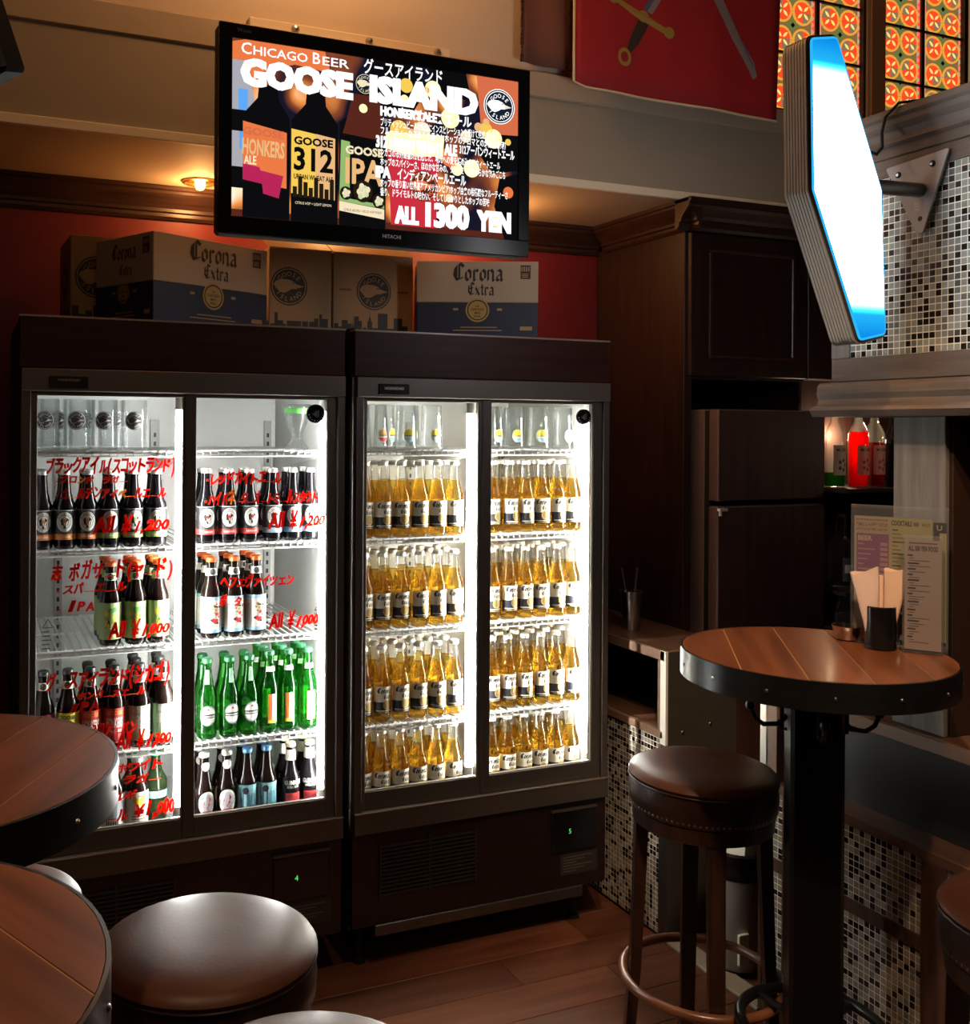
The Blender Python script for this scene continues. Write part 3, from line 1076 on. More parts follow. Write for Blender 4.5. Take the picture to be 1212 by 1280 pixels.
b_wheat = pictorial([(.02, .115, 0)], city('', '312', 'URBAN WHEAT ALE', 1), [L_yellow, L_black, L_black, L_black, L_black], L_cream, cap_dark)
b_honk = pictorial([(.02, .115, 0)], city('', 'HONKERS', 'ALE', 1), [L_red, L_orange, L_white, L_white, L_maroon], L_cream, cap_dark)
b_ipa = pictorial([(.02, .115, 0)], city('', 'IPA', '', 1), [LC('sage', (.42, .55, .38)), L_white, L_white, L_yellow, L_lime], L_cream, cap_dark)
b_darkale = pictorial([(.02, .115, 0)], city('', '', '', 1), [L_maroon, L_gold, L_cream, L_cream, L_black], L_cream, cap_dark)

# green lagers
rG = .0288
g = G2()
g.disc(0, .068, .024, .030, 4, 1, 14).disc(0, .068, .0215, .027, 0, 2, 14).disc(0, .068, .018, .023, 1, 3, 14)
g.poly([(-.0055, .0870), (-.0017, .0870), (0, .0905), (.0017, .0870), (.0055, .0870), (.0026, .0845), (.0036, .0808), (0, .0830), (-.0036, .0808), (-.0026, .0845)], 2, 4)
g.rect(-.0235, .061, .0235, .072, 3, 4, 8).text('Heineken', 0, .0635, h=.0065, w=.038, mat=1, layer=5, align='C', weight=.02)
nb = G2().rect(-.006, .155, .004, .195, 0, 1, 3)
b_heine = bottle(prof_long(.228, rG, .112), green_g, cap_green, g, [L_grey, L_white, L_red, L_black, LC('ring_green', (.05, .12, .07))], nb, [LC('mint', (.35, .6, .42))])
g = G2()
g.rect(-.013, .028, .002, .112, 0, 1, 3).rect(-.001, .028, .0135, .112, 1, 2, 3).rect(-.013, .028, .0135, .037, 2, 3, 4)
g.text('Newton', .0105, .042, h=.009, w=.062, mat=3, layer=4, rot=PI / 2, weight=.02)
nb = G2().rect(-.013, .176, .013, .190, 0, 1, 6).rect(-.009, .181, .009, .185, 1, 2, 4)
b_slim = bottle(prof_long(.236, .0285, .122), green_g, cap_green, g, [L_orange, L_white, L_yellow, L_green], nb, [L_white, L_green])


def winter(g):
    for k in range(6):
        g.rect(-.02 + k * .006, .055, -.017 + k * .006, .074, 2, 2)
    g.poly([(-.03, .10), (-.01, .125), (.01, .108), (.03, .13), (.03, .09), (-.03, .085)], 1, 2)


b_winter = pictorial([(.020, .08, 3), (.08, .145, 0)], winter, [L_grey, L_sky, L_black, L_white], L_grey, cap_silver, prof_stub(.236, .031, .150), neck=False)


def lemon(g):
    for k, (a, z) in enumerate(((-.008, .122), (.004, .118), (.014, .126))):
        g.disc(a, z, .009, .010, 1, 2, 8)
    g.poly([(-.018, .134), (-.004, .142), (.016, .138), (.004, .131)], 2, 3)
    g.rect(-.02, .07, .02, .072, 3, 2, 6).rect(-.02, .078, .01, .080, 3, 2, 6).rect(-.01, .09, .012, .0915, 3, 2, 6)


b_lemon = pictorial([(.020, .145, 0)], lemon, [L_cream, L_yellow, L_green, L_black], L_cream, cap_silver, prof_stub(.236, .031, .150), neck=False)
b_dkgreen = pictorial([(.092, .112, 0), (.022, .03, 1)], lambda g: g.rect(-.02, .100, .02, .104, 1, 2, 6), [L_sky, L_lime], L_grey, cap_green, prof_stub(.222, .0325, .135), dkgreen_g, neck=False)


def badge_art(g):
    g.disc(0, .086, .026, .034, 0, 1, 14).disc(0, .088, .020, .025, 1, 2, 12)
    g.poly([(-.013, .076), (-.010, .094), (-.004, .104), (.006, .106), (.013, .096), (.006, .088), (.014, .078), (.004, .080), (0, .070)], 2, 3)
    for q in range(7):
        g.rect(-.013 + q * .004, .061, -.0105 + q * .004, .066, 2, 3)


b_badge = pictorial([(.012, .030, 0)], badge_art, [L_white, L_grey, L_red], L_white, cap_silver, prof_long(.226, .0285, .112), neck=False)
flat(G2().disc(0, .188, .013, .013, 0, 1, 10), on_cyl(.0172), 'neck_label', [L_white], b_badge)


def punk(g):
    for k in range(5):
        g.rect(-.038 + k * .017, .018, -.0275 + k * .017, .120, 1, 2)
    for k in range(24):
        random.seed(k)
        g.rect(-.036 + .066 * random.random(), .03 + .085 * random.random(), -.03 + .07 * random.random(), .032 + .085 * random.random(), 2, 3)
    g.disc(-.012, .108, .009, .010, 3, 4, 8)


b_punk = pictorial([(.014, .124, 0)], punk, [L_teal, LC('pale_teal', (.32, .55, .60)), LC('deep_teal', (.03, .14, .18)), L_navy], L_grey, cap_blue, prof_stub(.226, .0295, .128), neck=False)
g = G2()
g.text('GUINNESS', 0, .108, h=.013, w=.052, mat=0, layer=1, align='C', weight=.02).text('EXTRA STOUT', 0, .098, h=.007, w=.036, mat=0, layer=1, align='C')
g.rect(-.024, .058, .024, .084, 1, 1, 8).disc(-.008, .073, .011, .009, 2, 2, 8).disc(.010, .068, .010, .008, 2, 2, 8)
nb = G2().rect(-.05, .176, .05, .206, 0, 1, 20)
b_stout = bottle(prof_stub(.228, .0295, .124), black_g, cap_cream, g, [L_white, L_red, L_maroon], nb, [L_cream])
USED = set()


def put(proto, x, yv, z, label, group, rz=0.0):
    if proto.name in USED:
        o = dup(proto, (x, yv, z), rz)
    else:
        USED.add(proto.name)
        o = proto
        o.location = (x, yv, z)
        o.rotation_euler = (0, 0, rz)
    return tag(o, label, 'bottle', group)


Y1, DY = 2.862, 0.0645
ROWS = ['front', 'middle', 'rear']
RX = {('left', 0): (1.126, 1.187, 1.249, 1.312, 1.374, 1.434), ('right', 0): (1.568, 1.630, 1.690, 1.750, 1.810, 1.870)}
SHN = ['second shelf', 'third shelf', 'fourth shelf', 'bottom']
for si, z in enumerate((1.282, 1.003, 0.718, FLOORZ)):
    for side in ('left', 'right'):
        for ri in range(3):
            for bi, x in enumerate(RX[(side, 0)]):
                jx = random.uniform(-.0008, .0008)
                put(corona, x + jx, Y1 + ri * DY + random.uniform(-.002, .002), z + .0003,
                    "golden beer bottle, %s from left, %s row, %s, right cooler's %s door" % (ORD[bi], ROWS[ri], SHN[si], side),
                    'golden beer bottles in the right cooler', random.uniform(-.22, .22) + (0 if ri == 0 else random.uniform(-.3, .3)))


def rowset(xs, z, protos, nrow, desc, where, group, skip=(), y0=Y1, dy=DY, word='bottle'):
    cnt = {}
    for bi, x in enumerate(xs):
        for ri in range(nrow[bi] if isinstance(nrow, (list, tuple)) else nrow):
            p, d_ = protos[bi], desc[bi]
            if ri == 0:
                cnt[d_] = cnt.get(d_, 0) + 1
            n = cnt[d_]
            lab = '%s, %s from left, %s row, %s' % (d_, ORD[n - 1], ROWS[ri], where)
            put(p, x + random.uniform(-.001, .001), y0 + ri * dy, z + .0003, lab, group, random.uniform(-.15, .15))


GL = 'mixed bottles in the left cooler'
d1, d2 = 'dark bottle with orange-striped label', 'dark bottle with green-striped label'
rowset((.192, .252, .311, .371, .434, .498), 1.285, [b_orange] * 3 + [b_lime] * 3, 2, [d1] * 3 + [d2] * 3, 'second shelf', GL)
d1, d2 = 'dark bottle with red-striped label', 'dark bottle with blue-striped label'
rowset((.641, .704, .766, .836, .897, .953), 1.285, [b_red] * 3 + [b_sky] * 3, 2, [d1] * 3 + [d2] * 3, 'second shelf', GL)
rowset((.375, .442, .504), 1.015, [b_hop] * 3, 3, ['orange-capped bottle with green hop label'] * 3, 'third shelf', GL)
rowset((.657, .722, .787), 1.015, [b_folk] * 3, 3, ['orange-capped bottle with white picture label'] * 3, 'third shelf', GL)
rowset((.200, .262, .321, .385, .455, .522), .728, [b_darkale, b_wheat, b_honk, b_honk, b_ipa, b_ipa], (1, 1, 2, 2, 3, 3),
       ['brown bottle with maroon label', 'brown bottle with yellow label'] + ['brown bottle with red label'] * 2 + ['brown bottle with sage-green label'] * 2, 'fourth shelf', GL)
rowset((.645, .710, .769, .829, .888, .948), .728, [b_heine] * 3 + [b_slim] * 3, (2, 2, 2, 3, 3, 3), ['green bottle with oval star label'] * 3 + ['green bottle with narrow upright label'] * 3, 'fourth shelf', GL)
rowset((.255, .320, .386, .450), FLOORZ, [b_winter, b_winter, b_winter, b_lemon], (1, 1, 1, 1), ['dark bottle with wintry blue label'] * 3 + ['dark bottle with lemon label'], 'bottom', GL)
rowset((.447, .516), FLOORZ, [b_dkgreen] * 2, 1, ['dark green bottle with blue band'] * 2, 'bottom', GL, y0=2.945)
rowset((.638, .704, .764, .824, .897, .955), FLOORZ, [b_badge] * 2 + [b_punk] * 2 + [b_stout] * 2, 2,
       ['small bottle with round white badge'] * 2 + ['blue-capped bottle with blue label'] * 2 + ['black stout bottle with cream neck'] * 2, 'bottom', GL)

# ------------------------------------------------------------------ glasses on the top shelves


def tumbler_proto(h, r0, r1, deco, mats, name='beer_glass'):
    pr_ = [(r0 * .9, 0), (r0, .004), (r1, h), (r1 - .0022, h), (r0 - .003, .012), (0, .011)]
    o = MB().lathe(pr_, 22, (0, 0, 0), 0, cap1=False).build(name, tumbler)
    rz = lambda v: r0 + (r1 - r0) * (v / h) + .0004
    flat(deco, on_cyl((r0 + r1) / 2, rz=rz), 'printed_badge', mats, o)
    return o


g = G2().goose(0, .082, .025, 0, 1, None, 1, words=True)
gl0 = tumbler_proto(.140, .036, .036, g, [L_char, L_white])


def put2(proto, x, yv, z, label, cat, group, rz=0.0):
    if proto.name in USED:
        o = dup(proto, (x, yv, z), rz)
    else:
        USED.add(proto.name)
        o = proto
        o.location, o.rotation_euler = (x, yv, z), (0, 0, rz)
    return tag(o, label, cat, group)


for bi, x in enumerate((.202, .284, .356, .437)):
    put2(gl0, x, 2.872, 1.5513, 'straight beer glass with round black badge, %s from left, top shelf of left cooler' % ORD[bi], 'glass', 'glasses on the top shelves', -.15)
for bi, x in enumerate((.228, .304, .385)):
    put2(gl0, x, 2.955, 1.5513, 'straight beer glass in second row, %s from left, top shelf of left cooler' % ORD[bi], 'glass', 'glasses on the top shelves', .3)
pr_ = [(.034, 0), (.035, .004), (.018, .028), (.016, .04), (.030, .075), (.040, .11), (.042, .135), (.040, .136), (.028, .075), (.012, .04), (0, .036)]
o = MB().lathe(pr_, 22, (0, 0, 0), 0, cap1=False).build('stemmed_glass', tumbler)
flat(G2().rect(-.06, .108, .06, .124, 0, 1, 16), on_cyl(.0403), 'green_band', [P('print_green_band', (.10, .38, .08), .5)], o, label='green band below the rim')
put2(o, .918, 2.885, 1.5513, 'flared stemmed glass with green band on the top shelf of left cooler', 'glass', 'glasses on the top shelves')


def seal(top, bot):
    g = G2().disc(0, .044, .0165, .021, 0, 1, 12).disc(0, .046, .0150, .0185, 1, 2, 12, bot=-.12).disc(0, .043, .0150, .0185, 2, 2, 12, top=-.3)
    for q in range(6):
        g.rect(-.012 + q * .004, .0405, -.0095 + q * .004, .0455, 3, 3)
    return g


gs_red = tumbler_proto(.138, .0365, .031, seal(0, 0), [L_white, L_gold, L_red, L_char])
gs_blue = tumbler_proto(.138, .0365, .031, seal(0, 0), [L_white, L_yellow, L_sky, L_char])
put2(gs_red, 1.170, 2.872, 1.5513, 'upturned glass with yellow and red seal on the top shelf of right cooler', 'glass', 'glasses on the top shelves', .25)
k = 0
for x, yv in ((1.268, 2.872), (1.356, 2.872), (1.575, 2.872), (1.651, 2.872), (1.745, 2.872), (1.838, 2.872)):
    put2(gs_blue, x, yv, 1.5513, 'upturned glass with yellow and blue seal, %s from left, front row, top shelf' % ORD[k], 'glass', 'glasses on the top shelves', .12 * ((k * 7) % 3 - 1))
    k += 1
k = 0
for x, yv in ((1.150, 2.965), (1.235, 2.965), (1.320, 2.965), (1.608, 2.965), (1.698, 2.965), (1.790, 2.965)):
    put2(gs_blue, x, yv, 1.5513, 'upturned glass with yellow and blue seal, %s from left, second row, top shelf' % ORD[k], 'glass', 'glasses on the top shelves', .5 * ((k * 5) % 3 - 1))
    k += 1

# ================================================================== TELEVISION
tvx0, tvx1, tvz0, tvz1, tvy = 0.583, 1.480, 2.106, 2.638, 2.50
sx0, sx1, sz0, sz1 = 0.617, 1.444, 2.152, 2.602
tv = thing('television', 'black flat television above the coolers showing a beer advert with bottles', 'television', ((tvx0 + tvx1) / 2, tvy, tvz0))
MB().box((tvx0, tvy + .004, tvz0), (tvx1, tvy + .05, tvz1), 0, .008).box((tvx0 + .18, tvy + .05, tvz0 + .08), (tvx1 - .18, tvy + .09, tvz1 - .08), 0, .01).build('housing', black, tv)
bz = MB()
for a, b in (((tvx0, tvz0), (tvx1, sz0)), ((tvx0, sz1), (tvx1, tvz1)), ((tvx0, sz0), (sx0, sz1)), ((sx1, sz0), (tvx1, sz1))):
    bz.box((a[0], tvy - .008, a[1]), (b[0], tvy + .006, b[1]), 0, .002)
bezel = bz.build('bezel', P('bezel_black', (.005, .005, .005), .22, spec=.15), tv)
g = G2().text('HITACHI', 1.055, 2.127, h=.010, mat=0, align='C', weight=.01).text('Wooo', .628, 2.617, h=.010, mat=1, weight=.0)
flat(g, on_front(tvy - .0083), 'lettering', [silver_print, P('dim_logo', (.12, .12, .12), .5)], bezel)
MB().box((sx0, tvy - .0035, sz0 - .0012), (sx1, tvy - .0015, sz0)).build('screen_lip_glint', EM('painted_lip_glint', (.35, .3, .25), .8), bezel)  # glint along the screen edge, put in as a glowing strip

# the picture: a lit screen with a blurred bar background and flat printed shapes in front
m, t_, out = nt('screen_background')
e = t_.nodes.new('ShaderNodeEmission')
tc = t_.nodes.new('ShaderNodeTexCoord')
mp = t_.nodes.new('ShaderNodeMapping')
mp.inputs['Scale'].default_value = (7, 1, 6)
vo = t_.nodes.new('ShaderNodeTexVoronoi')
vo.feature = 'SMOOTH_F1'
vo.inputs['Scale'].default_value = 1.6
nz = t_.nodes.new('ShaderNodeTexNoise')
nz.inputs['Scale'].default_value = .9
nz.inputs['Detail'].default_value = 2
mm = t_.nodes.new('ShaderNodeMath')
mm.operation = 'MULTIPLY'
r1 = t_.nodes.new('ShaderNodeMapRange')
r1.inputs['From Min'].default_value = .75
r1.inputs['From Max'].default_value = .15
rp = t_.nodes.new('ShaderNodeValToRGB')
els = rp.color_ramp.elements
els[0].position, els[0].color = 0.20, (0.008, 0.008, 0.02, 1)
els[1].position, els[1].color = 0.62, (1.0, 0.85, 0.6, 1)
q = els.new(.33)
q.color = (0.25, 0.06, 0.02, 1)
q = els.new(.46)
q.color = (0.85, 0.30, 0.07, 1)
t_.links.new(tc.outputs['Object'], mp.inputs[0])
t_.links.new(mp.outputs[0], vo.inputs[0])
t_.links.new(mp.outputs[0], nz.inputs[0])
t_.links.new(vo.outputs[0], r1.inputs[0])
t_.links.new(r1.outputs[0], mm.inputs[0])
t_.links.new(nz.outputs[0], mm.inputs[1])
t_.links.new(mm.outputs[0], rp.inputs[0])
t_.links.new(rp.outputs[0], e.inputs[0])
e.inputs[1].default_value = 1.1
t_.links.new(e.outputs[0], out.inputs[0])
scr = MB().box((sx0, tvy - .0012, sz0), (sx1, tvy + .004, sz1)).build('screen', m, tv)
SW, SH = sx1 - sx0, sz1 - sz0
U = lambda u: sx0 + SW * u
V = lambda v: sz1 - SH * v
E_ = lambda nm, c, s=1.0: EM('screen_' + nm, c, s)
sm = [E_('white', (1, 1, 1), 1.25), E_('black', (.004, .004, .005)), E_('orange', (.85, .20, .06)), E_('red', (.62, .03, .05)), E_('yellow', (.95, .62, .10), 1.0),
      E_('tan', (.85, .50, .22)), E_('green', (.30, .50, .16)), E_('magenta', (.50, .02, .10)), E_('navy', (.008, .015, .03)), E_('foam', (1, .86, .45), 1.3), E_('grey', (.42, .42, .46)),
      E_('blue', (.12, .40, .95)), E_('brown', (.10, .02, .012)), E_('light_green', (.62, .72, .42)), E_('cream', (.95, .80, .55)), E_('skyline', (.02, .012, .006)), E_('rust', (.70, .16, .07))]
WHT, BLK, ORG, RED, YEL, TAN, GRN, MAG, NVY, FOAM, GRY, BLU, BRN, LGR, CRM, SKY, RUS = range(17)


def RC(g, u0, v0, u1, v1, m_, l=1):
    g.rect(U(u0), V(v1), U(u1), V(v0), m_, l)


def PG(g, pts, m_, l=1):
    g.poly([(U(a), V(b)) for a, b in pts], m_, l)


bgp = G2()
PG(bgp, [(0, .02), (0, .52), (.035, .5), (.08, .18), (.2, .1), (.32, .12), (.30, 0), (.04, 0)], ORG, 1)
PG(bgp, [(0, .12), (.05, .12), (.075, .38), (.06, .75), (.0, .75)], GRY, 2)
PG(bgp, [(.02, .28), (.05, .28), (.05, .62), (.025, .62)], BLU, 3)
RC(bgp, 0, .40, .09, .52, BLK, 4)
RC(bgp, 0, .72, .05, .84, BLK, 4)
PG(bgp, [(.84, 0), (1, 0), (1, .36), (.86, .36)], RUS, 1)
PG(bgp, [(.46, .0), (.60, 0), (.66, .12), (.60, .3), (.5, .3), (.44, .2)], BLK, 1)
PG(bgp, [(.66, .0), (.8, 0), (.82, .16), (.70, .16)], BLK, 1)
PG(bgp, [(.8, .36), (1, .34), (1, .56), (.9, .6)], BLK, 2)
PG(bgp, [(.93, .62), (1, .58), (1, 1), (.95, 1), (.91, .8)], BLK, 2)
RC(bgp, 0, .96, 1, 1, BRN, 1)
random.seed(11)
for k in range(26):
    a, b = .55 + .42 * random.random(), .05 + .85 * random.random()
    rr = .008 + .02 * random.random()
    bgp.disc(U(a), V(b), rr, None, random.choice((FOAM, YEL, TAN, ORG, CRM)), 3, 10)
flat(bgp, on_front(tvy - .0013), 'backdrop_picture', sm, scr)


def tv_bottle(u0, u1, neck0, neck1, top, shoulder, body):
    g = G2()
    PG(g, [(neck0, top), (neck1, top), (neck1 + .004, shoulder - .1), (u1, shoulder), (u1, 1.0), (u0, 1.0), (u0, shoulder), (neck0 - .004, shoulder - .1)], BLK, 5)
    return g


gb = tv_bottle(.035, .185, .085, .145, .24, .42, 1)
PG(gb, [(.035, .46), (.175, .50), (.175, .82), (.13, .81), (.035, .79)], ORG, 6)
PG(gb, [(.035, .70), (.12, .72), (.115, .81), (.035, .79)], MAG, 7)
PG(gb, [(.09, .72), (.165, .74), (.15, .88), (.10, .86)], MAG, 8)
PG(gb, [(.085, .68), (.165, .70), (.165, .75), (.09, .73)], ORG, 9)
gb.text('GOOSE', U(.10), V(.535), h=.019, w=SW * .13, mat=RUS, layer=8, align='C', weight=.04, rot=-.02)
gb.text('HONKERS', U(.10), V(.645), h=.04, w=SW * .135, mat=TAN, layer=8, align='C', weight=.03, rot=-.02)
gb.text('ALE', U(.038), V(.70), h=.022, w=SW * .04, mat=CRM, layer=8, weight=.03)
flat(gb, on_front(tvy - .0013), 'bottle_picture', sm, scr)
gb = tv_bottle(.19, .345, .24, .30, .24, .42, 1)
PG(gb, [(.19, .47), (.335, .50), (.335, .86), (.19, .84)], YEL, 6)
PG(gb, [(.27, .485), (.335, .50), (.335, .86), (.27, .85)], TAN, 7)
gb.text('GOOSE', U(.263), V(.555), h=.02, w=SW * .13, mat=BLK, layer=8, align='C', weight=.04)
gb.text('312', U(.263), V(.70), h=.058, w=SW * .13, mat=BLK, layer=8, align='C', weight=.03)
gb.text('URBAN WHEAT ALE', U(.263), V(.755), h=.013, w=SW * .13, mat=SKY, layer=8, align='C', weight=.03)
for k in range(8):
    RC(gb, .195 + k * .0175, .80 - .03 * ((k * 5) % 3), .209 + k * .0175, .86, SKY, 8)
gb.text('CITRUS HOP + LIGHT LEMON', U(.263), V(.90), h=.007, w=SW * .12, mat=CRM, layer=8, align='C')
flat(gb, on_front(tvy - .0013), 'bottle_picture', sm, scr)
gb = tv_bottle(.35, .51, .415, .465, .10, .40, 1)
PG(gb, [(.395, .22), (.485, .22), (.50, .40), (.51, .48), (.36, .46), (.37, .40)], BRN, 6)
gb.disc(U(.43), V(.30), .012, None, FOAM, 7, 10)
PG(gb, [(.355, .50), (.505, .53), (.505, .88), (.35, .86)], GRN, 6)
PG(gb, [(.385, .505), (.505, .53), (.505, .86), (.385, .84)], BLK, 7)
PG(gb, [(.35, .86), (.505, .885), (.505, .945), (.35, .915)], CRM, 8)
gb.text('GOOSE', U(.435), V(.575), h=.021, w=SW * .13, mat=CRM, layer=8, align='C', weight=.04)
gb.text('IPA', U(.435), V(.745), h=.066, w=SW * .13, mat=TAN, layer=8, align='C', weight=.03)
gb.text('CITRUS AROMA + BOLD HOP FINISH', U(.43), V(.915), h=.007, w=SW * .13, mat=SKY, layer=9, align='C')
for (a, b, rr) in ((.372, .81, .017), (.43, .79, .028), (.485, .84, .018)):
    gb.disc(U(a), V(b), rr, rr * 1.05, SKY, 9, 12)
    for k in range(9):
        gb.disc(U(a) + rr * .55 * math.cos(k * 2.4) * (.4 + .07 * k), V(b) + rr * .6 * math.sin(k * 2.4) * (.4 + .07 * k), rr * .26, rr * .3, LGR if k % 2 else CRM, 10, 6)
gb.goose(U(.435), V(.155), .028, NVY, CRM, None, 9)
flat(gb, on_front(tvy - .0013), 'bottle_picture', sm, scr)
gg = G2()
PG(gg, [(.505, .42), (.72, .40), (.715, .54), (.51, .54)], FOAM, 4)
PG(gg, [(.515, .52), (.60, .55), (.70, .53), (.69, .97), (.53, .97)], RED, 5)
gg.goose(U(.645), V(.72), .042, BRN, ORG, None, 6)
flat(gg, on_front(tvy - .0013), 'beer_glass_picture', sm, scr)
tt = G2()
tt.text('C', U(.028), V(.082), h=.030, mat=WHT, layer=14, weight=.01)
tt.text('HICAGO', U(.066), V(.080), h=.023, w=SW * .175, mat=WHT, layer=14, weight=.01)
tt.text('B', U(.258), V(.080), h=.030, mat=WHT, layer=14, weight=.01)
tt.text('EER', U(.290), V(.080), h=.023, w=SW * .09, mat=WHT, layer=14, weight=.01)
tt.text('グースアイランド', U(.43), V(.085), h=.032, w=SW * .28, mat=WHT, layer=14, weight=.015)
tt.text('GOOSE', U(.03), V(.250), h=.064, w=SW * .36, mat=WHT, layer=14, weight=.03, bold=.0038)
tt.text('ISLAND', U(.455), V(.245), h=.066, w=SW * .385, mat=WHT, layer=14, weight=.03, bold=.0038)
tt.text('ホンカーズエール', U(.55), V(.325), h=.024, w=SW * .27, mat=WHT, layer=14, weight=.03)
tt.text("HONKER'S ALE", U(.49), V(.325), h=.024, w=SW * .2, mat=WHT, layer=13, weight=.02, bold=.0014)
tt.text('ブリティッシュビールの伝統にインスピレーションを受けて完成させた', U(.49), V(.385), h=.017, w=SW * .42, mat=WHT, layer=14, weight=.02)
tt.text('フルーティーなモルトの香りとホップのアロマとの絶妙な調和', U(.49), V(.435), h=.017, w=SW * .46, mat=WHT, layer=14, weight=.02)
tt.text('312 URBAN WHEAT ALE', U(.475), V(.515), h=.030, w=SW * .29, mat=WHT, layer=14, weight=.02, bold=.0014)
tt.text('312アーバンウィートエール', U(.775), V(.495), h=.022, w=SW * .21, mat=WHT, layer=14, weight=.03)
tt.text('シカゴの市外局番312を冠した、地元への愛を詰め込んだウィートエール', U(.49), V(.565), h=.017, w=SW * .44, mat=WHT, layer=14, weight=.02)
tt.text('ホップのスパイシーさ、ほのかな甘みの、クリーミーでなめらかな飲みごこち', U(.49), V(.62), h=.017, w=SW * .46, mat=WHT, layer=14, weight=.02)
tt.text('IPA', U(.475), V(.695), h=.030, w=SW * .05, mat=WHT, layer=14, weight=.02, bold=.0014)
tt.text('インディアンペールエール', U(.55), V(.69), h=.024, w=SW * .25, mat=WHT, layer=14, weight=.03)
tt.text('ホップの香り高い世界基準アメリカンビア!ホップ由来の柑橘類なフルーティーさ', U(.49), V(.745), h=.017, w=SW * .47, mat=WHT, layer=14, weight=.02)
tt.text('香り、ドライモルトの味わい、そしてしっかりとしたホップの苦味', U(.49), V(.80), h=.017, w=SW * .40, mat=WHT, layer=14, weight=.02)
tt.text('ALL', U(.545), V(.955), h=.045, w=SW * .08, mat=WHT, layer=14, weight=.02, bold=.0028)
tt.text('1300', U(.655), V(.955), h=.062, w=SW * .155, mat=WHT, layer=14, weight=.02, bold=.0035)
tt.text('YEN', U(.845), V(.955), h=.055, w=SW * .125, mat=WHT, layer=14, weight=.02, bold=.0032)
tt.goose(U(.925), V(.175), .047, NVY, WHT, CRM, 15)
tt.ring(U(.925), V(.175), .047, .0495, WHT, 15)
flat(tt, on_front(tvy - .0013, .00025), 'lettering', sm, scr)

# bracket that carries the television
mt = thing('television_bracket', 'cream wall plate with round bolts and arm behind the television', 'bracket', (1.1, 2.872, 2.6))
MB().box((0.755, 2.855, 2.60), (1.405, 2.872, 2.812), 0, .003).build('wall_plate', P('plate_cream', (.75, .62, .45), .5), mt)
for x in (.895, 1.13, 1.36):
    o = MB().lathe([(0, -.012), (.008, -.01), (.0125, -.003), (.0125, 0)], 14, (0, 0, 0), 0).build('bolt', steel, mt)
    o.rotation_euler = (-PI / 2, 0, 0)
    o.data.transform(Matrix.Translation(Vector(BASE[mt.name])))
    o.location = Vector((x, 2.855, 2.795)) - BASE[mt.name]
MB().box((0.98, 2.585, 2.34), (1.06, 2.86, 2.42), 0, .004).box((.93, 2.585, 2.30), (1.11, 2.60, 2.46), 0, .003).box((0.98, 2.845, 2.34), (1.06, 2.872, 2.70), 0).build('arm', black, mt)

# ================================================================== CARTONS ON TOP OF THE COOLERS
kraft = P('carton_kraft', (.40, .25, .12), .7, noise=.08, nscale=6)
kraft2 = P('carton_pale', (.44, .35, .25), .7, noise=.06, nscale=5)
c_navy = P('carton_navy', (.012, .018, .045), .55)
c_black = P('carton_ink', (.025, .018, .015), .6)
c_gold = P('carton_gold', (.42, .27, .07), .5)
c_tape = P('carton_label', (.55, .40, .20), .6)
ZT = 1.9062


